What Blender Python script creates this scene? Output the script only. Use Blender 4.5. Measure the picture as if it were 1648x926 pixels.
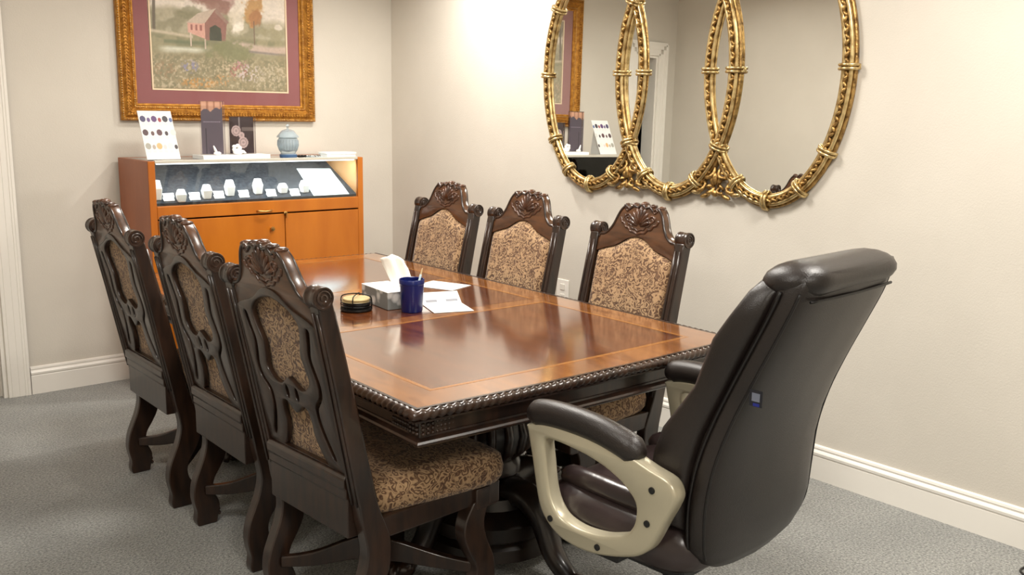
import bpy, bmesh, math, random
import numpy as np
from mathutils import Vector, Matrix, noise as mnoise

for o in list(bpy.data.objects):
    bpy.data.objects.remove(o, do_unlink=True)
S = bpy.context.scene
C = S.collection
PI = math.pi
random.seed(7)

# ------------------------------------------------------------------ camera (solved from the vanishing points of the room)
FPX, CX, CY, CAMH = 1510.0, 824.0, 463.0, 1.5
def _dir(v):
    return Vector((v[0] - CX, v[1] - CY, FPX)).normalized()
_Y = _dir((-480, 161)); _X = _dir((2630, 211))
_X = (_X - _Y * _X.dot(_Y)).normalized()
_Z = _X.cross(_Y)
if _Z.y > 0: _Z = -_Z
# rows = world axes in camera coordinates (x right, y down, z forward)
cam_d = bpy.data.cameras.new('camera'); cam = bpy.data.objects.new('camera', cam_d); C.objects.link(cam)
cam_d.sensor_width = 36.0; cam_d.lens = 36.0 * FPX / 1648.0; cam_d.clip_start = 0.05
cam.matrix_world = Matrix(((_X.x, -_X.y, -_X.z, 0), (_Y.x, -_Y.y, -_Y.z, 0), (_Z.x, -_Z.y, -_Z.z, CAMH), (0, 0, 0, 1)))
S.camera = cam

# ------------------------------------------------------------------ world and exposure
S.view_settings.view_transform = 'Standard'; S.view_settings.look = 'None'
S.view_settings.gamma = 1.0; S.view_settings.use_curve_mapping = False
S.view_settings.exposure = -0.36
W = bpy.data.worlds.new('world'); S.world = W; W.use_nodes = True
W.node_tree.nodes['Background'].inputs[0].default_value = (0.9, 0.93, 1, 1)
W.node_tree.nodes['Background'].inputs[1].default_value = 0.05

# room (metres): x along the back wall, y into the room, z up; camera stands at x=0, y=0
XR, YB, ZC = 3.43, 5.265, 2.62          # right wall, back wall, ceiling
XL = 0.58                               # short left wall past the frame's edge
# ceiling lamps: (x, y, kind, watts)
LAMPS = [(2.98, 4.15, 'can', 28), (2.1, 4.3, 'can', 8), (1.25, 4.3, 'can', 5),
         (2.0, 2.9, 'panel', 64), (2.4, 0.9, 'panel', 58), (0.1, 1.6, 'panel', 32), (0.4, -0.8, 'panel', 64)]
LAMP_COL = (1.0, 0.95, 0.875)

# ------------------------------------------------------------------ mesh helpers
def frame_from(t):
    t = Vector(t).normalized()
    a = Vector((0, 0, 1)) if abs(t.z) < 0.9 else Vector((1, 0, 0))
    u = a.cross(t).normalized(); return t, u, t.cross(u)

class MB:
    def __init__(s): s.v = []; s.f = []; s.c = []
    def add(s, vs, fs, col=None):
        n = len(s.v); s.v += [tuple(p) for p in vs]; s.f += [tuple(i + n for i in f) for f in fs]
        s.c += [col or (1, 1, 1)] * len(vs); return s
    def box(s, x0, x1, y0, y1, z0, z1, col=None, m=None):
        vs = [(x, y, z) for z in (z0, z1) for y in (y0, y1) for x in (x0, x1)]
        if m is not None: vs = [m @ Vector(p) for p in vs]
        return s.add(vs, [(0, 2, 3, 1), (4, 5, 7, 6), (0, 1, 5, 4), (2, 6, 7, 3), (0, 4, 6, 2), (1, 3, 7, 5)], col)
    def prism(s, poly, f0, f1, col=None):
        """poly: 2-D outline; f0/f1 map (a,b) to the two end faces"""
        n = len(poly); vs = [f0(a, b) for a, b in poly] + [f1(a, b) for a, b in poly]
        fs = [tuple(range(n))[::-1], tuple(range(n, 2 * n))] + [(i, (i + 1) % n, n + (i + 1) % n, n + i) for i in range(n)]
        return s.add(vs, fs, col)
    def loft(s, rings, caps=True, closed=False, col=None):
        n = len(rings[0]); vs = [p for r in rings for p in r]; fs = []
        m = len(rings); last = m if closed else m - 1
        for k in range(last):
            a, b = k * n, ((k + 1) % m) * n
            fs += [(a + i, a + (i + 1) % n, b + (i + 1) % n, b + i) for i in range(n)]
        if caps and not closed: fs += [tuple(range(n))[::-1], tuple(range((m - 1) * n, m * n))]
        return s.add(vs, fs, col)
    def tube(s, pts, r, n=8, closed=False, caps=True, flat=1.0, col=None):
        pts = [Vector(p) for p in pts]; m = len(pts)
        if not hasattr(r, '__len__'): r = [r] * m
        rings = []; u = None
        for i, p in enumerate(pts):
            if closed: t = pts[(i + 1) % m] - pts[i - 1]
            else: t = pts[min(i + 1, m - 1)] - pts[max(i - 1, 0)]
            t.normalize()
            if u is None: _, u, w = frame_from(t)
            u = (u - t * u.dot(t)).normalized(); w = t.cross(u)
            rings.append([p + (u * math.cos(a) + w * math.sin(a) * flat) * r[i] for a in [2 * PI * k / n for k in range(n)]])
        return s.loft(rings, caps, closed, col)
    def lathe(s, prof, n=24, c=(0, 0, 0), m=None, col=None):
        rings = []
        for r, z in prof:
            rg = [Vector((r * math.cos(2 * PI * k / n), r * math.sin(2 * PI * k / n), z)) for k in range(n)]
            if m is not None: rg = [m @ p for p in rg]
            rings.append([p + Vector(c) for p in rg])
        return s.loft(rings, True, False, col)
    def ell(s, c, r, m=None, nu=10, nv=6, col=None):
        rings = []
        for j in range(1, nv):
            th = PI * j / nv
            rings.append([Vector((r[0] * math.sin(th) * math.cos(2 * PI * k / nu), r[1] * math.sin(th) * math.sin(2 * PI * k / nu), -r[2] * math.cos(th))) for k in range(nu)])
        vs = [Vector((0, 0, -r[2]))] + [p for q in rings for p in q] + [Vector((0, 0, r[2]))]
        if m is not None: vs = [m @ p for p in vs]
        vs = [p + Vector(c) for p in vs]; fs = [(0, 1 + (k + 1) % nu, 1 + k) for k in range(nu)]
        for j in range(nv - 2):
            a = 1 + j * nu; b = a + nu
            fs += [(a + k, a + (k + 1) % nu, b + (k + 1) % nu, b + k) for k in range(nu)]
        a = 1 + (nv - 2) * nu; e = len(vs) - 1
        fs += [(a + k, a + (k + 1) % nu, e) for k in range(nu)]
        return s.add(vs, fs, col)
    def sweep(s, path, prof, closed=True, col=None):
        """profile [(outward, z)] carried along a 2-D path with mitred corners (path runs anticlockwise: outward = right)"""
        n = len(path); rings = []
        for i in range(n):
            p = Vector(path[i])
            a = Vector(path[i - 1]) if (closed or i > 0) else None
            b = Vector(path[(i + 1) % n]) if (closed or i < n - 1) else None
            ns = []
            for q0, q1 in ((a, p), (p, b)):
                if q0 is None or q1 is None: continue
                d = (q1 - q0).normalized(); ns.append(Vector((d.y, -d.x)))
            nn = sum(ns, Vector((0, 0))); nn.normalize(); nn = nn / max(0.3, nn.dot(ns[0]))
            pr = prof(i) if callable(prof) else prof
            rings.append([(p.x + nn.x * o, p.y + nn.y * o, z) for o, z in pr])
        return s.loft(rings, not closed, closed, col)
    def build(s, name, mat, parent=None, smooth=35, bevel=0, bseg=2, sub=0, colors=False):
        me = bpy.data.meshes.new(name); me.from_pydata(s.v, [], s.f); me.update()
        bm = bmesh.new(); bm.from_mesh(me); bmesh.ops.recalc_face_normals(bm, faces=bm.faces); bm.to_mesh(me); bm.free()
        if colors:
            at = me.color_attributes.new('Col', 'FLOAT_COLOR', 'POINT')
            at.data.foreach_set('color', np.array([(r, g, b, 1.0) for r, g, b in s.c], dtype=np.float32).ravel())
        return finish(name, me, mat, parent, smooth, bevel, bseg, sub)

def finish(name, me, mat, parent=None, smooth=35, bevel=0, bseg=2, sub=0):
    me.materials.append(mat)
    if smooth:
        me.shade_smooth()
        if smooth < 180: me.set_sharp_from_angle(angle=math.radians(smooth))
    o = bpy.data.objects.new(name, me); C.objects.link(o); o.parent = parent
    if bevel:
        b = o.modifiers.new('bevel', 'BEVEL'); b.width = bevel; b.segments = bseg; b.limit_method = 'ANGLE'; b.angle_limit = math.radians(40)
    if sub:
        q = o.modifiers.new('sub', 'SUBSURF'); q.levels = sub; q.render_levels = sub
    return o

def spline(pts, k=6, closed=False):
    """Catmull-Rom through 2-D/3-D points"""
    P = [Vector(p) for p in pts]; n = len(P); out = []
    for i in range(n if closed else n - 1):
        if closed: a, b, c, d = P[i - 1], P[i], P[(i + 1) % n], P[(i + 2) % n]
        else: a, b, c, d = P[max(i - 1, 0)], P[i], P[i + 1], P[min(i + 2, n - 1)]
        for j in range(k):
            t = j / k
            out.append(0.5 * ((2 * b) + (c - a) * t + (2 * a - 5 * b + 4 * c - d) * t * t + (3 * b - a - 3 * c + d) * t ** 3))
    if not closed: out.append(P[-1])
    return out

def plate(name, loops, half, bev, mat, parent, warp, smooth=40):
    """flat fretwork: outer loop and holes, thickness 2*half, rounded edge, then warp((a,b,t)) -> local point"""
    cu = bpy.data.curves.new(name, 'CURVE'); cu.dimensions = '2D'; cu.fill_mode = 'BOTH'
    cu.extrude = max(half - bev, 1e-4); cu.bevel_depth = bev; cu.bevel_resolution = 1; cu.offset = -bev
    for lp in loops:
        sp = cu.splines.new('POLY'); sp.points.add(len(lp) - 1); sp.use_cyclic_u = True
        for q, p in zip(sp.points, lp): q.co = (p[0], p[1], 0, 1)
    ob = bpy.data.objects.new(name, cu); C.objects.link(ob)
    dg = bpy.context.evaluated_depsgraph_get()
    me = bpy.data.meshes.new_from_object(ob.evaluated_get(dg))
    bpy.data.objects.remove(ob, do_unlink=True); bpy.data.curves.remove(cu)
    bm = bmesh.new(); bm.from_mesh(me); bmesh.ops.remove_doubles(bm, verts=bm.verts, dist=1e-5)
    for v in bm.verts: v.co = warp(v.co.x, v.co.y, v.co.z)
    bmesh.ops.recalc_face_normals(bm, faces=bm.faces); bm.to_mesh(me); bm.free()
    me.name = name; me.materials.clear()
    return finish(name, me, mat, parent, smooth)

def thing(name, label, cat, loc=(0, 0, 0), rz=0, group=None):
    o = bpy.data.objects.new(name, None); C.objects.link(o); o.empty_display_size = 0.1
    o.location = loc; o.rotation_euler = (0, 0, rz)
    return tag(o, label, cat, group)
def tag(o, label, cat, group=None):
    o['label'] = label; o['category'] = cat
    if group: o['group'] = group
    return o
def struct(o, label=None):
    o['kind'] = 'structure'
    if label: o['label'] = label
    return o
def copy_tree(o, parent=None):
    c = o.copy(); C.objects.link(c); c.parent = parent
    for ch in list(o.children): copy_tree(ch, c)
    return c

# ------------------------------------------------------------------ materials
def lin(c):
    return tuple((x / 255 / 12.92 if x <= 10.3 else ((x / 255 + 0.055) / 1.055) ** 2.4) for x in c) + (1,)
class NT:
    def __init__(s, name):
        s.m = bpy.data.materials.new(name); s.m.use_nodes = True; s.t = s.m.node_tree
        s.b = s.t.nodes['Principled BSDF']
    def n(s, typ, **kw):
        q = s.t.nodes.new(typ)
        for k, v in kw.items():
            if k.startswith('i_'):
                key = k[2:]; q.inputs[int(key) if key.isdigit() else key.replace('_', ' ')].default_value = v
            else: setattr(q, k, v)
        return q
    def l(s, a, b): s.t.links.new(a, b)
    def ramp(s, fac, stops, interp='LINEAR'):
        r = s.n('ShaderNodeValToRGB'); r.color_ramp.interpolation = interp
        e = r.color_ramp.elements
        while len(e) < len(stops): e.new(0.5)
        for q, (p, c) in zip(e, stops): q.position = p; q.color = c
        s.l(fac, r.inputs[0]); return r.outputs[0]
    def bump(s, h, strength, dist):
        b = s.n('ShaderNodeBump', i_Strength=strength, i_Distance=dist); s.l(h, b.inputs['Height']); s.l(b.outputs[0], s.b.inputs['Normal'])
def simple(name, col, rough=0.5, metal=0, spec=0.5, **kw):
    q = NT(name); q.b.inputs['Base Color'].default_value = lin(col); q.b.inputs['Roughness'].default_value = rough
    q.b.inputs['Metallic'].default_value = metal; q.b.inputs['Specular IOR Level'].default_value = spec
    for k, v in kw.items(): q.b.inputs[k.replace('_', ' ')].default_value = v
    return q.m
def noisy(name, c0, c1, scale, rough=0.5, metal=0, stretch=(1, 1, 1), bump=0, bscale=None, detail=4, coat=0, spec=0.5, lo=.35, hi=.65, rvar=0):
    q = NT(name); tc = q.n('ShaderNodeTexCoord'); mp = q.n('ShaderNodeMapping'); mp.inputs['Scale'].default_value = stretch
    q.l(tc.outputs['Object'], mp.inputs[0])
    nz = q.n('ShaderNodeTexNoise', i_Scale=scale, i_Detail=detail); q.l(mp.outputs[0], nz.inputs['Vector'])
    q.l(q.ramp(nz.outputs[0], [(lo, lin(c0)), (hi, lin(c1))]), q.b.inputs['Base Color'])
    q.b.inputs['Roughness'].default_value = rough; q.b.inputs['Metallic'].default_value = metal
    q.b.inputs['Coat Weight'].default_value = coat; q.b.inputs['Coat Roughness'].default_value = 0.12
    q.b.inputs['Specular IOR Level'].default_value = spec
    if bump:
        n2 = q.n('ShaderNodeTexNoise', i_Scale=bscale or scale, i_Detail=3.0); q.l(mp.outputs[0], n2.inputs['Vector'])
        q.bump(n2.outputs[0], 1.0, bump)
    return q.m

M = {}
M['wall'] = noisy('wall_paint', (208, 202, 191), (212, 206, 195), 3, 0.75, bump=0.0006, bscale=160, spec=.3)
M['ceiling'] = simple('ceiling_paint', (232, 229, 222), 0.9)
M['trim'] = simple('white_trim_paint', (238, 234, 226), 0.35)
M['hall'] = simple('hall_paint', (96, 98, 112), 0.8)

q = NT('grey_carpet'); tc = q.n('ShaderNodeTexCoord')
n1 = q.n('ShaderNodeTexNoise', i_Scale=120.0, i_Detail=3.0, i_Roughness=.7); n2 = q.n('ShaderNodeTexNoise', i_Scale=2.2, i_Detail=3.0)
q.l(tc.outputs['Object'], n1.inputs['Vector']); q.l(tc.outputs['Object'], n2.inputs['Vector'])
a = q.ramp(n1.outputs[0], [(.3, lin((92, 93, 92))), (.7, lin((189, 189, 186)))])
b = q.ramp(n2.outputs[0], [(.3, lin((225, 226, 224))), (.7, lin((255, 255, 252)))])
mx = q.n('ShaderNodeMix', data_type='RGBA', blend_type='MULTIPLY'); mx.inputs[0].default_value = 1
q.l(a, mx.inputs[6]); q.l(b, mx.inputs[7]); q.l(mx.outputs[2], q.b.inputs['Base Color'])
q.b.inputs['Roughness'].default_value = 1; q.b.inputs['Specular IOR Level'].default_value = .1
q.b.inputs['Sheen Weight'].default_value = .3
n3 = q.n('ShaderNodeTexVoronoi', i_Scale=160.0); q.l(tc.outputs['Object'], n3.inputs['Vector']); q.bump(n3.outputs[0], .9, .004)
M['carpet'] = q.m

M['wood'] = noisy('espresso_wood', (30, 20, 15), (52, 34, 24), 7, 0.30, stretch=(6, 6, 1), coat=.35, detail=6)
M['wood_carved'] = noisy('espresso_carving', (34, 22, 16), (60, 40, 28), 20, 0.30, coat=.3)
M['crest'] = noisy('walnut_crest', (58, 36, 21), (90, 57, 33), 9, 0.30, stretch=(1, 4, 4), coat=.4, detail=6)
M['wood_dark'] = noisy('black_brown_wood', (22, 15, 12), (38, 26, 19), 8, 0.35, stretch=(3, 3, 1), coat=.3)
def table_wood(name, c0, c1, c2, rot=0, sc=5.0, rough=.16):
    q = NT(name); tc = q.n('ShaderNodeTexCoord'); mp = q.n('ShaderNodeMapping')
    mp.inputs['Scale'].default_value = (6, 1, 1); mp.inputs['Rotation'].default_value = (0, 0, rot)
    q.l(tc.outputs['Object'], mp.inputs[0])
    nz = q.n('ShaderNodeTexNoise', i_Scale=sc, i_Detail=7.0, i_Roughness=.62, i_Distortion=.5); q.l(mp.outputs[0], nz.inputs['Vector'])
    q.l(q.ramp(nz.outputs[0], [(.28, lin(c0)), (.5, lin(c1)), (.75, lin(c2))]), q.b.inputs['Base Color'])
    q.b.inputs['Roughness'].default_value = rough; q.b.inputs['Coat Weight'].default_value = 1; q.b.inputs['Coat Roughness'].default_value = .11; q.b.inputs['Coat IOR'].default_value = 1.6
    return q.m
M['top_field'] = table_wood('mahogany_field', (66, 31, 13), (94, 48, 21), (116, 64, 30), PI / 2)
M['top_border'] = table_wood('mahogany_border', (98, 56, 23), (132, 80, 36), (160, 104, 52), 0)
M['top_border_x'] = table_wood('mahogany_border_cross', (98, 56, 23), (132, 80, 36), (160, 104, 52), PI / 2)
M['inlay'] = simple('satinwood_inlay', (150, 98, 46), .2, Coat_Weight=.5)
M['cherry'] = noisy('cherry_veneer', (172, 94, 20), (192, 112, 30), 4, 0.32, stretch=(1.5, 1.5, .35), detail=6, coat=.15)
M['cherry_side'] = noisy('cherry_side_veneer', (150, 84, 50), (168, 98, 60), 4, 0.4, stretch=(1.5, 1.5, .35), detail=6)
M['cherry_in'] = simple('cherry_lining', (190, 140, 88), .5)
M['brass'] = simple('brass', (190, 150, 90), .3, 1)
def glass_mat(name, tint, alpha, rough=.02):
    q = NT(name); g = q.n('ShaderNodeBsdfGlossy', i_Roughness=rough); g.inputs[0].default_value = (1, 1, 1, 1)
    t = q.n('ShaderNodeBsdfTransparent'); t.inputs[0].default_value = tint
    f = q.n('ShaderNodeFresnel', i_IOR=1.5); mx = q.n('ShaderNodeMixShader')
    mul = q.n('ShaderNodeMath', operation='MULTIPLY'); mul.inputs[1].default_value = alpha
    q.l(f.outputs[0], mul.inputs[0]); q.l(mul.outputs[0], mx.inputs[0]); q.l(t.outputs[0], mx.inputs[1]); q.l(g.outputs[0], mx.inputs[2])
    q.l(mx.outputs[0], q.t.nodes['Material Output'].inputs[0]); return q.m
M['glass'] = glass_mat('clear_glass', (.96, .98, .97, 1), 1.0)
M['acrylic'] = glass_mat('clear_acrylic', (.93, .92, .93, 1), .9)
M['velvet'] = noisy('charcoal_velvet', (50, 53, 57), (66, 69, 74), 60, 1, spec=.1)
M['white'] = simple('white_board', (245, 245, 243), .55)
M['paper'] = simple('white_paper', (212, 212, 210), .7)
M['paper_cool'] = simple('pale_blue_paper', (214, 234, 240), .7)
M['lip'] = simple('brushed_lip', (206, 202, 190), .35, .3)
M['glazing'] = glass_mat('picture_glazing', (.99, .99, .99, 1), .22)
M['crest_carve'] = noisy('walnut_carving', (52, 31, 20), (88, 54, 33), 22, .3, coat=.35)
M['mirror'] = simple('mirror_silver', (243, 245, 242), 0.0, 1)
M['gold'] = noisy('antique_gold', (92, 64, 32), (192, 156, 96), 42, .34, .8, bump=.003, bscale=90, lo=.3, hi=.6)
M['gold_bright'] = noisy('bright_gold', (146, 114, 64), (226, 202, 148), 30, .27, .8, lo=.3, hi=.6)
M['frame_gold'] = noisy('frame_gold', (140, 88, 26), (190, 134, 52), 40, .4, .55, bump=.003, bscale=110, lo=.3, hi=.65)
M['mat_board'] = simple('plum_mat_board', (146, 91, 92), .75)
M['fillet'] = simple('cream_fillet', (238, 214, 182), .6)
M['leather'] = noisy('espresso_leather', (28, 22, 20), (35, 28, 25), 5, .36, bump=.0006, bscale=420, spec=.55)
M['leather_seat'] = noisy('espresso_seat_leather', (46, 36, 36), (58, 46, 45), 5, .28, bump=.004, bscale=11, spec=.6)
M['piping'] = simple('black_piping', (16, 13, 13), .5)
M['champagne'] = simple('champagne_plastic', (190, 182, 158), .32, .35)
M['black'] = simple('black_plastic', (16, 16, 17), .4)
M['black_metal'] = simple('black_metal', (20, 20, 21), .3, .6)
M['chrome'] = simple('chrome', (200, 200, 200), .15, 1)
M['blue_cup'] = simple('navy_plastic', (8, 24, 92), .3)
M['tissue'] = simple('tissue', (250, 247, 236), .9)
M['blue_glass'] = None
M['coaster'] = simple('tan_coaster', (196, 176, 128), .35, .2)
M['figurine'] = simple('white_porcelain', (246, 245, 242), .25)

def colour_attr(name, rough=.6):
    q = NT(name); a = q.n('ShaderNodeVertexColor', layer_name='Col'); q.l(a.outputs[0], q.b.inputs['Base Color'])
    q.b.inputs['Roughness'].default_value = rough; return q.m
M['print'] = colour_attr('colour_print', .6)
M['print_gloss'] = colour_attr('gloss_print', .15)

def fabric(name, base, dark, red, scale):
    q = NT(name); tc = q.n('ShaderNodeTexCoord')
    mp = q.n('ShaderNodeMapping'); q.l(tc.outputs['Object'], mp.inputs[0])
    nz = q.n('ShaderNodeTexNoise', i_Scale=scale * .55, i_Detail=2.0); q.l(mp.outputs[0], nz.inputs['Vector'])
    mx = q.n('ShaderNodeMix', data_type='RGBA', blend_type='LINEAR_LIGHT'); mx.inputs[0].default_value = .11
    q.l(mp.outputs[0], mx.inputs[6]); q.l(nz.outputs['Color'], mx.inputs[7])
    vo = q.n('ShaderNodeTexVoronoi', i_Scale=scale, feature='F1'); q.l(mx.outputs[2], vo.inputs['Vector'])
    ml = q.n('ShaderNodeMath', operation='MULTIPLY'); ml.inputs[1].default_value = 15.0; q.l(vo.outputs['Distance'], ml.inputs[0])
    sn = q.n('ShaderNodeMath', operation='SINE'); q.l(ml.outputs[0], sn.inputs[0])
    n2 = q.n('ShaderNodeTexNoise', i_Scale=scale * 2.2, i_Detail=4.0, i_Distortion=2.2); q.l(mx.outputs[2], n2.inputs['Vector'])
    ad = q.n('ShaderNodeMath', operation='MULTIPLY_ADD'); ad.inputs[1].default_value = .30; q.l(sn.outputs[0], ad.inputs[0]); q.l(n2.outputs[0], ad.inputs[2])
    col = q.ramp(ad.outputs[0], [(.12, lin(dark)), (.36, lin(red)), (.62, lin(base)), (.95, lin(tuple(min(255, int(x * 1.12)) for x in base)))])
    q.l(col, q.b.inputs['Base Color']); q.b.inputs['Roughness'].default_value = .75; q.b.inputs['Sheen Weight'].default_value = .2
    q.b.inputs['Specular IOR Level'].default_value = .25
    q.bump(ad.outputs[0], .35, .004); return q.m
M['fabric'] = fabric('paisley_chenille', (160, 131, 98), (72, 49, 35), (112, 82, 58), 27)

# ------------------------------------------------------------------ the setting
def ST(name, mb, mat, label=None, **k): return struct(mb.build(name, mat, None, **k), label)
ST('floor', MB().box(-1.8, XR + .12, -1.8, 7.0, -.1, 0), M['carpet'], smooth=0)
ST('ceiling', MB().box(-1.8, XR + .12, -1.8, YB + .12, ZC, ZC + .1), M['ceiling'], smooth=0)
ST('wall_right', MB().box(XR, XR + .12, -1.8, YB + .12, 0, ZC), M['wall'], smooth=0)
DX0, DX1, DZ = .80, 1.055, 2.02      # narrow doorway at the end of the back wall
w = MB().box(DX1, XR, YB, YB + .12, 0, ZC).box(XL - .12, DX0, YB, YB + .12, 0, ZC).box(DX0, DX1, YB, YB + .12, DZ, ZC)
ST('wall_back', w, M['wall'], smooth=0)
ST('wall_left', MB().box(XL - .12, XL, 3.6, YB, 0, ZC), M['wall'], smooth=0)
ST('wall_entry', MB().box(-1.8, XL - .12, 3.6, 3.72, 0, ZC), M['wall'], smooth=0)
ST('wall_side', MB().box(-1.92, -1.8, -1.8, 3.72, 0, ZC), M['wall'], smooth=0)
ST('wall_front', MB().box(-1.8, XR, -1.92, -1.8, 0, ZC), M['wall'], smooth=0)
ST('wall_hall', MB().box(-.6, 2.4, 6.9, 7.0, 0, ZC).box(-.7, -.6, YB + .12, 7.0, 0, ZC).box(2.4, 2.5, YB + .12, 7.0, 0, ZC).box(-.7, 2.5, YB + .12, 7.0, ZC, ZC + .1), M['hall'], smooth=0)

bp = [(0, 0), (.016, 0), (.016, .098), (.0145, .101), (.0145, .104), (.0185, .107), (.0195, .117), (.0155, .124), (.0115, .128), (.0115, .132), (.0135, .136), (.011, .144), (.004, .148), (0, .148)]
ST('baseboard_right', MB().sweep([(XR, YB), (XR, -1.8)], bp, closed=False), M['trim'], smooth=20)
ST('baseboard_back', MB().sweep([(DX1 + .11, YB), (XR, YB)], bp, closed=False), M['trim'], smooth=20)
ST('baseboard_left', MB().sweep([(XL, 3.6), (XL, YB)], bp, closed=False), M['trim'], smooth=20)
def casing(name, x_in, side):
    # moulded jamb casing: flat boards stepping up towards the outside
    mb = MB()
    for a, b, t in ((0, .105, .014), (.016, .105, .0165), (.05, .105, .0185), (.078, .105, .0215), (.09, .105, .024)):
        xs = sorted((x_in + side * a, x_in + side * b)); mb.box(xs[0], xs[1], YB - t, YB, 0, DZ + a)
    return ST(name, mb, M['trim'], smooth=0, bevel=.002)
casing('trim_1', DX1, 1); casing('trim_2', DX0, -1)
mb = MB()
for a, b, t in ((0, .105, .014), (.016, .105, .0165), (.05, .105, .0185), (.078, .105, .0215), (.09, .105, .024)):
    mb.box(DX0 - a, DX1 + a, YB - t, YB, DZ + a, DZ + b)
ST('trim_3', mb, M['trim'], smooth=0)
ST('door_1', MB().box(DX1 - .02, DX1, YB, YB + .12, 0, DZ).box(DX0, DX0 + .02, YB, YB + .12, 0, DZ).box(DX0 + .02, DX1 - .02, YB, YB + .12, DZ - .02, DZ).box(DX1 - .034, DX1 - .02, YB + .045, YB + .085, 0, DZ - .02), M['trim'], smooth=0)

# ceiling lamps
where = ['over the back right corner', 'above the display cabinet', 'near the doorway', 'over the table', 'over the office chair', 'over the entry', 'behind the camera']
for (x, y, kind, wt), wh in zip(LAMPS, where):
    em = NT('lamp_glow'); em.b.inputs['Emission Color'].default_value = LAMP_COL + (1,); em.b.inputs['Base Color'].default_value = (.9, .9, .9, 1)
    L = bpy.data.lights.new('lamp_light', 'AREA'); L.energy = wt; L.color = LAMP_COL
    if kind == 'can':
        t = thing('downlight', 'round recessed ceiling downlight ' + wh, 'ceiling light', (x, y, ZC))
        MB().lathe([(.062, 0), (.085, 0), (.085, -.006), (.062, -.004)], 28).build('trim_ring', M['trim'], t)
        MB().lathe([(0.001, 0), (.062, 0), (.062, -.003), (0.001, -.003)], 24).build('lens', em.m, t)
        em.b.inputs['Emission Strength'].default_value = 6; L.shape = 'DISK'; L.size = .13; L.spread = math.radians(150)
    else:
        t = thing('light_panel', 'square ceiling light panel ' + wh, 'ceiling light', (x, y, ZC))
        MB().box(-.31, .31, -.31, -.29, -.02, 0).box(-.31, .31, .29, .31, -.02, 0).box(-.31, -.29, -.29, .29, -.02, 0).box(.29, .31, -.29, .29, -.02, 0).build('frame', M['trim'], t, smooth=0)
        MB().box(-.29, .29, -.29, .29, -.012, 0).build('diffuser', em.m, t, smooth=0)
        em.b.inputs['Emission Strength'].default_value = 3; L.shape = 'SQUARE'; L.size = .58
    lo = bpy.data.objects.new('lamp_light', L); C.objects.link(lo); lo.parent = t; lo.location = (0, 0, -.035)

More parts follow.
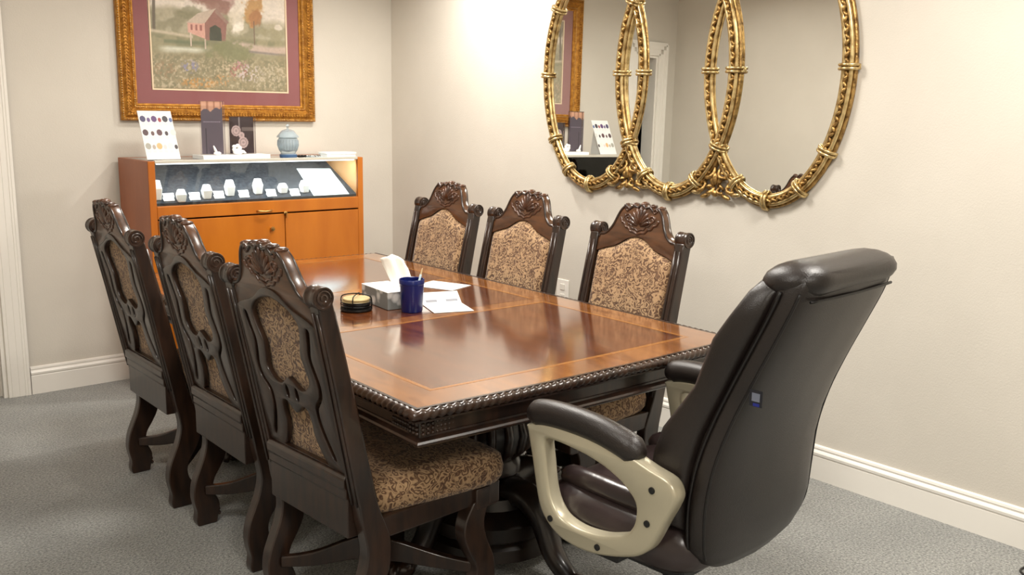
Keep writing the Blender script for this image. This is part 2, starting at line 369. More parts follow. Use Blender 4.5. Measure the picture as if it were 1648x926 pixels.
# ------------------------------------------------------------------ the long table
def build_table():
    T = thing('dining_table', 'long carved mahogany table with banded inlay top and roped edge', 'table', (1.962, 3.045, 0), math.radians(-.9))
    HW, HL, BOW = .662, 1.184, .018
    def endy(x, inset=0):     # bowed ends
        return HL - inset + BOW * (1 - (x / HW) ** 2)
    def outline(inset=0, n=24):
        w = HW - inset; xs = [-w + 2 * w * i / n for i in range(n + 1)]
        near = [(x, -endy(x, inset)) for x in xs]; far = [(x, endy(x, inset)) for x in reversed(xs)]
        m = 50
        rt = [(w, near[-1][1] + (far[0][1] - near[-1][1]) * i / m) for i in range(1, m)]
        lf = [(-w, far[-1][1] + (near[0][1] - far[-1][1]) * i / m) for i in range(1, m)]
        return near + rt + far + lf
    top = MB(); o = outline(.012)
    top.prism(o, lambda a, b: (a, b, .728), lambda a, b: (a, b, .757)); ob_top = top.build('table_top', M['wood'], T, smooth=0)
    # fields, borders and inlay strings, panel by panel (two end panels and the leaf)
    zt = .757
    def sheet(name, poly, z0, z1, mat): return MB().prism(poly, lambda a, b: (a, b, z0), lambda a, b: (a, b, z1)).build(name, mat, ob_top, smooth=0)
    seam = .245; B = .115; g = .0012; I = .022
    def end_panel(sgn):
        xs = [(-1 + 2 * i / 20) for i in range(21)]
        wi = HW - I
        def arc(w, ins): return [(x * w, sgn * endy(x * w, ins)) for x in xs]
        ys = sgn * (seam + g)
        # borders
        oa, ia = arc(wi, I), arc(wi - B, I + B)
        sheet('border', oa + [ia[-1]] + ia[::-1][1:], zt, zt + .003, M['top_border'])
        yb = sgn * (seam + .075)
        for s in (-1, 1):
            k = 0 if s < 0 else -1
            sheet('border', [oa[k], (s * wi, ys), (s * (wi - B), yb), ia[k]], zt, zt + .003, M['top_border_x'])
        sheet('border', [(-wi, ys), (wi, ys), (wi - B, yb), (-wi + B, yb)], zt, zt + .003, M['top_border'])
        sheet('field', ia + [(wi - B, yb), (-wi + B, yb)], zt, zt + .0028, M['top_field'])
        mb = MB(); d = .007
        ring = ia + [(wi - B, yb), (-wi + B, yb)]
        if sgn > 0: ring = ring[::-1]
        mb.sweep(ring, [(d, zt + .001), (d, zt + .0034), (-d, zt + .0034), (-d, zt + .001)])
        mb.build('inlay_string', M['inlay'], ob_top, smooth=0)
    end_panel(-1); end_panel(1)
    wi = HW - I; s0 = seam - g
    for s in (-1, 1):
        sheet('border', [(s * wi, -s0), (s * wi, s0), (s * (wi - B), s0), (s * (wi - B), -s0)], zt, zt + .003, M['top_border_x'])
        x0, x1 = sorted((s * (wi - B) - .006, s * (wi - B) + .006))
        MB().box(x0, x1, -s0, s0, zt + .001, zt + .0034).build('inlay_string', M['inlay'], ob_top, smooth=0)
    sheet('field', [(-wi + B, -s0), (wi - B, -s0), (wi - B, s0), (-wi + B, s0)], zt, zt + .0028, M['top_field'])
    # rim: flat band then roped edge
    MB().sweep(outline(I), [(0, zt - .002), (0, zt + .003), (.010, zt + .003), (.010, zt - .002)]).build('rim_band', M['wood'], ob_top, smooth=0)
    # finely divided outline for the rope
    base = outline(.010, 24); fine = []
    for i in range(len(base)):
        a = Vector(base[i]); b = Vector(base[(i + 1) % len(base)]); k = max(1, round((b - a).length / .007))
        fine += [tuple(a + (b - a) * j / k) for j in range(k)]
    per = [0]
    for i in range(1, len(fine)): per.append(per[-1] + (Vector(fine[i]) - Vector(fine[i - 1])).length)
    def rope(i):
        pr = []
        for k in range(12):
            th = 2 * PI * k / 12
            r = .0135 * (1 + .17 * math.cos(2 * th - per[i] * 2 * PI / .026 * 1.0))
            pr.append((.004 + r * math.cos(th), .745 + r * 1.05 * math.sin(th)))
        return pr
    MB().sweep(fine, rope).build('rope_edge', M['wood_carved'], ob_top, smooth=60)
    # cove, apron, lower moulding
    MB().sweep(outline(.012), [(0, .732), (.012, .730), (.010, .724), (-.006, .718), (-.022, .712), (-.03, .712), (-.03, .73)]).build('cove_moulding', M['wood'], T, smooth=30)
    apr = MB().sweep(outline(.046), [(0, .716), (.004, .716), (.004, .668), (0, .664), (-.02, .664), (-.02, .716)]).build('apron', M['wood'], T, smooth=30)
    MB().sweep(outline(.046), [(-.02, .648), (.010, .648), (.020, .650), (.026, .655), (.027, .660), (.023, .665), (.016, .667), (.010, .671), (.008, .676), (0, .678), (-.02, .678)]).build('lower_moulding', M['wood'], T, smooth=30)
    # carved corner blocks
    for sx in (-1, 1):
        for sy in (-1, 1):
            x, y = sx * (HW - .062), sy * (endy(HW - .046, .046) - .016)
            bl = MB().box(x - .026, x + .026, y - .026, y + .026, .672, .714).build('corner_block', M['wood'], T, smooth=0, bevel=.002)
            mb = MB()
            for face in range(2):
                for k in range(9):
                    u = (k % 3 - 1) * .015; z = .693 + (k // 3 - 1) * .0125
                    p = (x + sx * .026, y + u, z) if face == 0 else (x + u, y + sy * .026, z)
                    mb.ell(p, (.007, .007, .006), nu=6, nv=4)
            # bands of foliage running onto the apron beside the block
            for k in range(7):
                for j in range(3):
                    z = .678 + j * .014; d = .034 + k * .0125
                    mb.ell((x - sx * d, y + sy * .020, z), (.007, .006, .006), nu=6, nv=4)
                    mb.ell((x + sx * .020, y - sy * d, z), (.006, .007, .006), nu=6, nv=4)
            mb.build('carving', M['wood_carved'], bl, smooth=180)
    # two pedestals with urn column, platform and scrolled paw legs
    for py in (-.66, .66):
        P = MB(); P.lathe([(.001, .66), (.15, .66), (.15, .63), (.09, .60), (.075, .56), (.12, .50), (.135, .44), (.12, .38), (.085, .34), (.10, .32), (.10, .29), (.075, .27), (.12, .24), (.16, .235), (.17, .20), (.21, .185), (.235, .165), (.235, .12), (.215, .105), (.235, .09), (.24, .05), (.001, .05)], 28, (0, py, 0))
        ped = P.build('pedestal', M['wood_dark'], T, smooth=40)
        mb = MB()
        for k in range(14):
            a = 2 * PI * k / 14
            mb.tube([(math.cos(a) * r, py + math.sin(a) * r, z) for r, z in ((.08, .555), (.118, .50), (.136, .44), (.122, .38), (.09, .345))], [.006, .014, .017, .014, .006], 6)
        mb.build('fluting', M['wood_carved'], ped, smooth=180)
        for k in range(4):
            a = k * PI / 2; dx, dy = math.cos(a), math.sin(a)
            kl = 1 if k % 2 else .86
            pts = spline([(a_ * kl, b_) for a_, b_ in ((.10, .235), (.19, .25), (.27, .20), (.33, .10), (.40, .05), (.44, .035))], 5)
            leg = MB().tube([(dx * p[0], py + dy * p[0], p[1]) for p in pts], [.055 - .022 * min(1, i / 18) for i in range(len(pts))], 10).build('leg', M['wood_dark'], ped, smooth=180)
            mb = MB(); ex, ey = dx * .43 * kl, py + dy * .43 * kl
            mb.ell((ex, ey, .036), (.05, .05, .036))
            for j in (-1, 0, 1):
                ca, sa = math.cos(a + j * .55), math.sin(a + j * .55)
                mb.tube([(ex + ca * .02, ey + sa * .02, .055), (ex + ca * .05, ey + sa * .05, .045), (ex + ca * .07, ey + sa * .07, .014)], [.016, .018, .012], 6)
            mb.build('paw_foot', M['wood_carved'], ped, smooth=180)
            mb = MB()
            for j in range(5):       # acanthus on the knee
                t = .16 + j * .035
                mb.ell((dx * t, py + dy * t, .285 - j * .018), (.022, .022, .014), nu=8, nv=4)
            mb.build('knee_carving', M['wood_carved'], ped, smooth=180)
    MB().box(-.11, .11, -.60, .60, .175, .225).build('stretcher', M['wood_dark'], T, smooth=0, bevel=.01)
    return T
build_table()

# ------------------------------------------------------------------ the carved side chairs (local: +y is the sitter's front, y=0 over the rear feet)
def lean(z): return .003 - .22 * (z - .5)
def interp(tab, z):
    for (z0, a), (z1, b) in zip(tab, tab[1:]):
        if z0 <= z <= z1: return a + (b - a) * (z - z0) / (z1 - z0)
    return tab[0][1] if z < tab[0][0] else tab[-1][1]
REAR_B = [(0, -.034), (.02, -.040), (.053, -.036), (.085, -.043), (.115, -.047), (.15, -.044), (.181, -.036), (.22, -.020), (.26, -.004), (.308, .007), (.35, .004), (.407, -.009), (.44, -.014), (.47, -.020), (.524, -.031), (.691, -.064), (.838, -.093), (.974, -.122), (1.03, -.134)]
REAR_F = [(0, .036), (.024, .040), (.05, .046), (.072, .047), (.095, .040), (.115, .030), (.145, .026), (.175, .034), (.21, .056), (.253, .078), (.30, .085), (.35, .082), (.41, .060), (.45, .045), (.495, .033), (.599, .009), (.751, -.023), (.914, -.061), (1.03, -.089)]
HXC = .2235     # half distance between post centres
def build_chair():
    ch = thing('dining_chair', 'carved chair', 'chair')
    PT = .0215
    for s in (-1, 1):
        x = s * HXC
        pb = spline([(y, z) for z, y in REAR_B], 3); pf = spline([(y, z) for z, y in REAR_F], 3)
        poly = [tuple(p) for p in pb] + [tuple(p) for p in reversed(pf)]
        mb = MB().prism(poly, lambda a, b: (x - PT, a, b), lambda a, b: (x + PT, a, b))
        post = mb.build('rear_post', M['wood'], ch, smooth=35, bevel=.004)
        # beads on the front and back faces of the post
        mb = MB()
        for tab, d in ((REAR_B, -.001), (REAR_F, .001)):
            for xo in (-.011, .011):
                mb.tube([(x + xo, interp(tab, z) + d, z) for z in (.46, .52, .6, .7, .8, .9, 1.0)], .0048, 6)
        mb.build('bead', M['wood'], post, smooth=180)
        # side face groove moulding on the leg below the seat
        # scrolled ear: roll lying across the top of the post
        cy, cz = -.117, 1.041
        rot = Matrix.Rotation(PI / 2, 3, 'Y')
        mb = MB().lathe([(.001, -.022), (.023, -.022), (.0245, -.025), (.029, -.025), (.030, -.022), (.030, -.016), (.0285, -.014), (.0285, .014), (.030, .016), (.030, .022), (.029, .025), (.0245, .025), (.023, .022), (.001, .022)], 22, (x, cy, cz), rot)
        for side in (-1, 1):
            sp = [(x + side * .0222, cy + r * math.cos(a), cz + r * math.sin(a)) for a, r in [(k * .42, .021 - k * .0007) for k in range(26)]]
            mb.tube(sp, .0032, 5)
        mb.build('scroll_ear', M['wood_carved'], post, smooth=60)
        # carved foot collar
        mb = MB()
        for k in range(3): mb.ell((x, .048 - k * .002, .03 + k * .018), (.020, .008, .009), nu=8, nv=5)
        mb.build('toe_carving', M['wood_carved'], post, smooth=180)
    # crest rail
    half = [(.203, 1.018), (.197, 1.030), (.180, 1.032), (.163, 1.040), (.146, 1.056), (.132, 1.078), (.121, 1.104), (.110, 1.126), (.098, 1.141), (.086, 1.149), (.074, 1.147), (.063, 1.139), (.053, 1.146), (.042, 1.153), (.030, 1.151), (.019, 1.148), (.010, 1.156), (0, 1.159)]
    low = [(0, 1.030), (.022, 1.028), (.05, 1.018), (.08, 1.000), (.108, .986), (.14, .977), (.17, .968), (.203, .955)]
    hh = spline(half, 3); ll = spline(low, 3)
    pts = [(p[0], p[1]) for p in hh] + [(-p[0], p[1]) for p in reversed(hh[:-1])] + [(-p[0], p[1]) for p in reversed(ll)] + [(p[0], p[1]) for p in ll[1:]]
    W0 = lambda off: (lambda a, b, t: Vector((a, lean(b) + off - t, b)))
    crest = plate('crest_rail', [pts], .017, .004, M['crest'], ch, W0(0))
    # raised rim along the top of the crest, front and back
    for fs in (1, -1):
        mb = MB()
        rim = [(p[0] * .985, p[1] - .006) for p in hh]; rim = rim + [(-a, b) for a, b in reversed(rim[:-1])]
        mb.tube([(a, lean(b) + fs * .016, b) for a, b in rim], .0055, 6)
        mb.build('crest_bead', M['wood'], crest, smooth=180)
        # carved shell and leaves
        mb = MB(); yy = lambda b, d=0: lean(b) + fs * (.017 + d)
        for k in range(-4, 5):
            a = k * .30; L = .078 - .005 * abs(k)
            p = [(math.sin(a) * L * t * (1.0), 1.070 + math.cos(a) * L * t) for t in (.15, .5, .8, 1.0)]
            mb.tube([(u, yy(z), z) for u, z in p], [.004, .0085, .0085, .004], 6)
        for s in (-1, 1):
            sc = [(s * (.060 + .018 * math.cos(a) * (1 - i * .045)), 1.098 + .018 * math.sin(a) * (1 - i * .045)) for i, a in enumerate([k * .5 for k in range(16)])]
            mb.tube([(u, yy(z), z) for u, z in sc], .0045, 6)
            sc = [(s * (.072 + .011 * math.cos(a) * (1 - i * .05)), 1.132 + .011 * math.sin(a) * (1 - i * .05)) for i, a in enumerate([k * .5 for k in range(14)])]
            mb.tube([(u, yy(z), z) for u, z in sc], .0045, 6)
            vv = [(s * .098, 1.100), (s * .090, 1.082), (s * .076, 1.078), (s * .066, 1.064), (s * .050, 1.062), (s * .038, 1.049), (s * .020, 1.048), (0, 1.040)]
            mb.tube([(u, yy(z), z) for u, z in spline(vv, 3)], .0050, 6)
            mb.tube([(u * .8, yy(z + .012), z + .012) for u, z in spline(vv, 3)], .0036, 6)
        mb.build('shell_carving', M['crest_carve'], crest, smooth=180)
        # top lobes overhanging the crest
    mb = MB()
    for x0, z0, r in ((-.088, 1.146, .011), (-.045, 1.150, .012), (0, 1.156, .013), (.045, 1.150, .012), (.088, 1.146, .011)):
        mb.ell((x0, lean(z0), z0), (r, .022, r * .8), nu=10, nv=6)
    mb.build('crest_lobes', M['crest_carve'], crest, smooth=180)
    # upholstered front of the back
    fl = [(p[0], p[1] + .002) for p in spline(low[:-1] + [(.2015, .957)], 3)]
    loop = [(-a, b) for a, b in reversed(fl)] + fl[1:] + [(.2015, .535), (-.2015, .535)]
    # convex padded panel built as a grid
    mb = MB(); NX, NZ = 26, 30; rings = []
    topz = lambda u: interp(sorted([(a, b) for a, b in fl]), abs(u))
    for j in range(NZ + 1):
        row = []
        for i in range(NX + 1):
            u = -.2015 + .403 * i / NX; z = .535 + (topz(u) - .535) * j / NZ
            e = min(1, (1 - abs(u) / .2015) / .16, j / NZ / .1, (1 - j / NZ) / .1); e = max(0, e)
            row.append((u, lean(z) + .003 + .024 * math.sin(e * PI / 2) ** .7, z))
        rings.append(row)
    vs = [p for r in rings for p in r]; n1 = NX + 1
    fs = [(j * n1 + i, j * n1 + i + 1, (j + 1) * n1 + i + 1, (j + 1) * n1 + i) for j in range(NZ) for i in range(NX)]
    nb = len(vs); vs += [(p[0], lean(p[2]) + .001, p[2]) for p in vs]
    fs += [tuple(nb + k for k in reversed(f)) for f in fs]
    mb.add(vs, fs); pad = mb.build('back_pad', M['fabric'], ch, smooth=180)
    mb = MB().tube([(a, lean(b) + .012, b + .002) for a, b in [(-a, b) for a, b in reversed(fl)] + fl[1:]], .0042, 6)
    mb.build('welt', M['wood'], pad, smooth=180)
    # fretwork on the rear of the back: wooden plate with two shaped openings and slits
    def sym(r): return [(p[0], p[1]) for p in r] + [(-p[0], p[1]) for p in reversed(r[1:-1])]
    up = sym(spline([(0, 1.010), (.050, 1.000), (.095, .980), (.120, .950), (.110, .905), (.096, .865), (.104, .82), (.110, .79), (.088, .762), (.050, .752), (.014, .772), (0, .780)], 4))
    lo = sym(spline([(0, .672), (.016, .680), (.042, .700), (.066, .694), (.074, .660), (.072, .628), (.086, .588), (.104, .556), (.110, .545), (.04, .545), (0, .545)], 4))
    def slit(s): return [(s * a, b) for a, b in spline([(.153, .945), (.144, .905), (.134, .865), (.141, .825), (.150, .79), (.144, .755), (.116, .725), (.110, .70), (.114, .66), (.130, .615), (.150, .572), (.164, .575), (.146, .62), (.130, .665), (.126, .70), (.132, .72), (.160, .752), (.167, .79), (.157, .83), (.150, .865), (.160, .90), (.170, .940)], 3, True)]
    def drop(s, z0): return [(s * (.025 + .010 * math.sin(a)), z0 + .021 * math.cos(a)) for a in [2 * PI * k / 12 for k in range(12)]]
    outer = [(.2015, .525), (.2015, .975), (-.2015, .975), (-.2015, .525)]
    outer = [(.2015, .535)] + [(p[0], p[1]) for p in reversed(ll[:])] + [(-p[0], p[1]) for p in ll[1:]] + [(-.2015, .535)]
    outer = [(max(-.2015, min(.2015, a)), b + .004) for a, b in outer]
    plate('fret_back', [outer, up, lo, slit(1), slit(-1), drop(0 + 1, .732), drop(-1, .732)], .009, .0035, M['wood'], ch, W0(-.0125))
    # lower back rail with moulding and panel below
    rail = MB().prism([(-.034, .360), (-.034, .470), (-.040, .474), (-.040, .500), (-.046, .506), (-.046, .530), (-.036, .540), (.010, .540), (.014, .36)],
                      lambda a, b: (-.2025, a + .006, b), lambda a, b: (.2025, a + .006, b)).build('back_rail', M['wood'], ch, smooth=25, bevel=.003)
    # seat frame and cushion
    fr = MB()
    for s in (-1, 1):
        fr.box(min(s * .200, s * .240), max(s * .200, s * .240), .045, .455, .345, .410)
    fr.box(-.255, .255, .440, .482, .340, .410)
    fr.build('seat_frame', M['wood'], ch, smooth=0, bevel=.005)
    mb = MB(); rings = []
    for j, (zz, ins) in enumerate([(.404, .010), (.408, -.002), (.426, -.012), (.455, -.015), (.486, -.009), (.500, .012), (.509, .04), (.514, .09), (.516, .16)]):
        ring = []
        for k in range(40):
            a = 2 * PI * k / 40; ca, sa = math.cos(a), math.sin(a); e = .28
            u = math.copysign(abs(ca) ** e, ca); v = math.copysign(abs(sa) ** e, sa)
            hw = (.243 + .028 * v) - ins; hd = .232 - ins
            ring.append((u * hw, .270 + v * hd, zz))
        rings.append(ring)
    mb.loft(rings).build('seat_cushion', M['fabric'], ch, smooth=180)
    # front legs
    FB = [(0, -.036), (.02, -.044), (.05, -.050), (.08, -.046), (.11, -.032), (.15, -.026), (.20, -.052), (.26, -.076), (.31, -.070), (.36, -.040)]
    FF = [(0, .034), (.03, .040), (.07, .044), (.12, .048), (.17, .040), (.23, .014), (.28, .002), (.32, .008), (.36, .030)]
    for s in (-1, 1):
        x = s * .226
        poly = [tuple(p) for p in spline([(y + .425, z) for z, y in FB], 4)] + [tuple(p) for p in reversed(spline([(y + .425, z) for z, y in FF], 4))]
        leg = MB().prism(poly, lambda a, b: (x - .024, a, b), lambda a, b: (x + .024, a, b)).build('front_leg', M['wood'], ch, smooth=35, bevel=.005)
        MB().box(x - .027, x + .027, .392, .474, .335, .40).build('leg_block', M['wood_carved'], leg, smooth=30, bevel=.004)
        mb = MB()
        for k in range(3): mb.ell((x, .474 - k * .003, .028 + k * .02), (.020, .008, .009), nu=8, nv=5)
        mb.build('toe_carving', M['wood_carved'], leg, smooth=180)
    # arched X stretcher
    for s in (-1, 1):
        pts = spline([(-s * .205, .0, .135), (-s * .13, .07, .150), (-s * .05, .15, .185), (0, .195, .195), (s * .05, .245, .185), (s * .14, .345, .150), (s * .222, .42, .135)], 5)
        rings = []
        for i, p in enumerate(pts):
            t = (pts[min(i + 1, len(pts) - 1)] - pts[max(i - 1, 0)]); t.z = 0; t.normalize(); nrm = Vector((t.y, -t.x, 0))
            hz = .030 + .012 * math.cos((i / (len(pts) - 1) - .5) * 2 * PI * 1.0)
            zo = (0 if s > 0 else .001)
            rings.append([p + nrm * .013 + Vector((0, 0, hz * .95 + zo)), p - nrm * .013 + Vector((0, 0, hz * .95 + zo)), p - nrm * .013 - Vector((0, 0, hz * .95)), p + nrm * .013 - Vector((0, 0, hz * .95))])
        MB().loft(rings).build('stretcher', M['wood'], ch, smooth=40, bevel=.004)
    return ch

CH = build_chair()
G = 'carved dining chairs along the table'
SP = [(1.238, 3.615, -90, 'carved high-back chair nearest the doorway, farthest of the left row seen from behind'),
      (1.250, 2.958, -90, 'middle carved chair of the left row seen from behind'),
      (1.222, 2.285, -86.6, 'nearest carved chair of the left row, its paisley seat showing under the table corner'),
      (2.640, 3.735, 90, 'carved paisley chair nearest the room corner, farthest along the mirror wall'),
      (2.640, 3.14, 90, 'carved paisley chair in the middle of the mirror wall row'),
      (2.640, 2.465, 90, 'carved paisley chair beside the office chair, nearest of the mirror wall row')]
for i, (x, y, r, lb) in enumerate(SP):
    o = CH if i == 0 else copy_tree(CH)
    o.location = (x, y, 0); o.rotation_euler = (0, 0, math.radians(r)); tag(o, lb, 'chair', G)

# ------------------------------------------------------------------ pixel helpers (direction only; the surface touched gives the distance)
def ray(px, py):
    c = Vector((px - CX, py - CY, FPX)); return Vector((_X.dot(c), _Y.dot(c), _Z.dot(c)))
EYE = Vector((0, 0, CAMH))
def on_plane(px, py, p0, n):
    r = ray(px, py); n = Vector(n); return EYE + r * ((Vector(p0) - EYE).dot(n) / r.dot(n))
def shift(o, loc):
    o.data.transform(Matrix.Translation(-Vector(loc))); return o

# ------------------------------------------------------------------ the leather office chair (local: +y is the sitter's front)
def rr(hw, y0, y1, z, e=.4, n=36, bulge=0):
    out = []
    for k in range(n):
        a = 2 * PI * k / n; ca, sa = math.cos(a), math.sin(a)
        u = math.copysign(abs(ca) ** e, ca); v = math.copysign(abs(sa) ** e, sa)
        y = (y0 + y1) / 2 + v * (y1 - y0) / 2
        if v < 0: y -= bulge * (1 - u * u)
        out.append((u * hw, y, z))
    return out
def build_office_chair():
    O = thing('office_chair', 'high-back dark brown leather office chair with champagne arms at the table end', 'office chair', (1.926, 1.486, 0), math.radians(4))
    YBK = [(.40, -.170), (.43, -.188), (.47, -.198), (.52, -.204), (.60, -.206), (.68, -.214), (.76, -.233), (.84, -.262), (.92, -.297), (1.0, -.334), (1.08, -.370), (1.14, -.392), (1.175, -.400)]
    HW = [(.40, .150), (.43, .205), (.47, .238), (.52, .250), (.60, .254), (.68, .248), (.76, .240), (.84, .233), (.92, .229), (1.0, .227), (1.08, .225), (1.14, .220), (1.175, .205)]
    rings = [rr(interp(HW, z), y, y + .075, z, .34, 40, .018) for z, y in YBK]
    back = MB().loft(rings).build('backrest', M['leather'], O, smooth=180)
    # front cushion, fatter, with a lumbar roll
    zs = [.50, .53, .58, .64, .70, .76, .82, .88, .94, 1.0, 1.06, 1.12, 1.16]
    rings = []
    for i, z in enumerate(zs):
        y = interp(YBK, z); ins = .05 if i == 0 or i == len(zs) - 1 else (.012 if i in (1, len(zs) - 2) else 0)
        th = .165 + .035 * math.exp(-((z - .68) / .09) ** 2) - .02 * (z - .7)
        pu = .010 * math.sin((z - .5) * 2 * PI / .22)
        rings.append(rr(interp(HW, z) + .022 - ins, y + .055, y + th + pu - ins * .6, z, .42, 40))
    cus = MB().loft(rings).build('back_cushion', M['leather'], O, smooth=180)
    # piping on the edges of the rear panel and of the side band
    for s in (-1, 1):
        for dy, kx in ((.010, .985), (.052, 1.012)):
            pts = spline([(s * interp(HW, z) * kx, interp(YBK, z) + dy, z) for z in (.45, .5, .6, .7, .8, .9, 1.0, 1.08, 1.13)], 4)
            MB().tube(pts, .0035, 6).build('piping', M['piping'], back, smooth=180)
    MB().tube([(x, interp(YBK, .445) + .004 - .016 * (1 - (x / .22) ** 2) + .03 * abs(x / .22) ** 6, .445) for x in [-.215 + .43 * k / 20 for k in range(21)]], .0035, 6).build('piping', M['piping'], back, smooth=180)
    # padded headrest wrapped over the top
    rings = []
    N = 20
    for i in range(N + 1):
        t = -1 + 2 * i / N; x = t * .222
        k = (1 - abs(t) ** 12) ** .5 if abs(t) < 1 else 0
        k = max(k, .30); dip = .010 * math.exp(-((abs(t) - .86) / .05) ** 2)
        ring = []
        for j in range(18):
            a = 2 * PI * j / 18
            ring.append((x, -.338 + (.078 * k - dip) * math.cos(a) - .012 * math.sin(a), 1.148 + (.046 * k - dip) * math.sin(a)))
        rings.append(ring)
    hd = MB().loft(rings).build('headrest', M['leather'], O, smooth=180)
    mb = MB().tube([(x, -.389 - .012 * (1 - (x / .23) ** 2), 1.112) for x in [-.195 + .39 * k / 16 for k in range(17)]], .0035, 6)
    mb.build('piping', M['piping'], hd, smooth=180)
    # label tag on the seam
    tg = MB().box(-.2385, -.2365, -.318, -.286, .868, .905).build('tag', simple('tag_black', (24, 25, 34), .5), O, smooth=0)
    MB().box(-.2392, -.2385, -.312, -.292, .880, .899).build('tag_print', simple('tag_grey', (112, 118, 134), .5), tg, smooth=0)
    MB().box(-.2392, -.2385, -.312, -.296, .869, .876).build('tag_print', simple('tag_blue', (30, 40, 130), .5), tg, smooth=0)
    # seat
    rings = []
    for z, ins in ((.385, .06), (.395, .02), (.415, .0), (.445, -.006), (.475, -.004), (.50, .010), (.516, .035), (.524, .07), (.528, .13)):
        rings.append([(u, v, w + .018 * max(0, (v - .05)) - (.03 * max(0, v - .28) / .07 if w > .48 else 0)) for u, v, w in rr(.272 - ins, -.17 + ins, .345 - ins, z, .36)])
    seat = MB().loft(rings).build('seat', M['leather_seat'], O, smooth=180)
    for s in (-1, 1):     # stitched side rolls
        MB().tube(spline([(s * .205, -.10, .530), (s * .215, .05, .535), (s * .212, .2, .538), (s * .19, .30, .520)], 5), [.012] + [.030] * 13 + [.024, .012], 10).build('side_roll', M['leather_seat'], seat, smooth=180)
    MB().box(-.22, .22, -.12, .28, .365, .40).build('seat_pan', M['black'], O, smooth=0, bevel=.01)
    # arms: one-piece champagne loop with padded top
    outer = [(.318, .690), (.318, .671), (.300, .60), (.279, .505), (.262, .463), (.236, .435), (.205, .416), (.169, .406), (.115, .403), (.062, .409), (.005, .424), (-.048, .444), (-.078, .464), (-.101, .492), (-.130, .553), (-.159, .613), (-.161, .641), (-.140, .667), (-.085, .680), (-.013, .698), (.105, .708), (.232, .708)]
    inner = [(.257, .661), (.250, .60), (.240, .54), (.228, .505), (.208, .478), (.184, .463), (.140, .455), (.095, .457), (.050, .465), (.012, .478), (-.015, .490), (-.033, .506), (-.047, .532), (-.051, .56), (-.049, .578), (-.040, .594), (-.018, .613), (.007, .628), (.050, .645), (.104, .658), (.160, .665), (.218, .668)]
    outer = [(p[0], p[1]) for p in spline(outer, 3, True)]; inner = [(p[0], p[1]) for p in spline(inner, 3, True)]
    for s in (-1, 1):
        wp = lambda a, b, t: Vector((s * (.303 + t * 1.0), a, b))
        arm = plate('arm_frame', [outer, inner], .024, .009, M['champagne'], O, wp, 50)
        pp = spline([(.322, .702), (.306, .722), (.262, .733), (.19, .737), (.10, .734), (.02, .720), (-.028, .706), (-.048, .700)], 4)
        rad = [.012 + .024 * min(1, i / 5) for i in range(len(pp))]; rad = [min(r, .014 + .022 * min(1, (len(pp) - 1 - i) / 5)) for i, r in enumerate(rad)]
        MB().tube([wp(p[0], p[1] - .004, 0) for p in pp], rad, 14, flat=1.0).build('arm_pad', M['leather'], arm, smooth=180)
        for a, b in ((.226, .454), (.063, .431), (-.087, .545), (-.097, .632)):
            c0 = wp(a, b, .024); mb = MB().lathe([(.001, 0), (.0085, 0), (.0085, .003), (.006, .004), (.001, .004)], 14, c0, Matrix.Rotation(s * PI / 2, 3, 'Y'))
            mb.build('bolt', M['black'], arm, smooth=40)
        x0, x1 = sorted((s * .20, s * .30))
        MB().box(x0, x1, .02, .10, .392, .412).build('arm_bracket', M['black'], arm, smooth=0, bevel=.004)
    # column, five-star base and casters
    MB().lathe([(.001, .37), (.05, .37), (.05, .33), (.028, .32), (.028, .16), (.04, .15), (.045, .07), (.001, .07)], 20, (0, .06, 0)).build('gas_column', M['black_metal'], O, smooth=40)
    MB().box(-.09, .09, -.04, .16, .345, .37).build('tilt_plate', M['black'], O, smooth=0, bevel=.005)
    for k in range(5):
        a = .35 + k * 2 * PI / 5; ca, sa = math.cos(a), math.sin(a)
        lg = MB().tube([(ca * r, .06 + sa * r, z) for r, z in ((.03, .115), (.15, .105), (.28, .085))], [.034, .028, .019], 10, flat=.8).build('base_leg', M['black'], O, smooth=180)
        rt = Matrix.Rotation(a, 3, 'Z') @ Matrix.Rotation(PI / 2, 3, 'Y')
        MB().lathe([(.001, -.022), (.024, -.022), (.027, -.018), (.027, -.004), (.012, -.003), (.012, .003), (.027, .004), (.027, .018), (.024, .022), (.001, .022)], 18, (ca * .28, .06 + sa * .28, .0275), rt).build('caster', M['black'], lg, smooth=40)
        MB().lathe([(.001, .02), (.008, .02), (.008, .075), (.001, .075)], 10, (ca * .28, .06 + sa * .28, 0)).build('caster_stem', M['chrome'], lg, smooth=40)
    return O
build_office_chair()

# ------------------------------------------------------------------ cherry display cabinet against the back wall
CB = (2.295, 5.03, 0)
K = thing('display_cabinet', 'cherry wood jewellery display cabinet with lit glass case against the back wall', 'cabinet', CB)
KX0, KX1, KY0, KY1, KZ = 1.672, 2.922, 4.80, 5.245, 1.232
def kb(name, mb, mat, parent=None, **k): return shift(mb.build(name, mat, parent or K, **k), CB)
kb('side_panel', MB().box(KX0, KX0 + .022, KY0, KY1, 0, KZ), M['cherry_side'], smooth=0, bevel=.002)
kb('side_panel', MB().box(KX1 - .022, KX1, KY0, KY1, 0, KZ), M['cherry_side'], smooth=0, bevel=.002)
kb('back_panel', MB().box(KX0 + .022, KX1 - .022, KY1 - .012, KY1, 0, KZ - .004), M['cherry_in'], smooth=0)
kb('plinth', MB().box(KX0 + .022, KX1 - .022, KY0 + .05, KY1 - .012, 0, .085), M['cherry'], smooth=0)
kb('stile', MB().box(KX0 + .001, KX0 + .036, KY0 - .004, KY0 + .02, 0.0, KZ), M['cherry'], smooth=0, bevel=.002)
kb('stile', MB().box(KX1 - .036, KX1 - .001, KY0 - .004, KY0 + .02, 0.0, KZ), M['cherry'], smooth=0, bevel=.002)
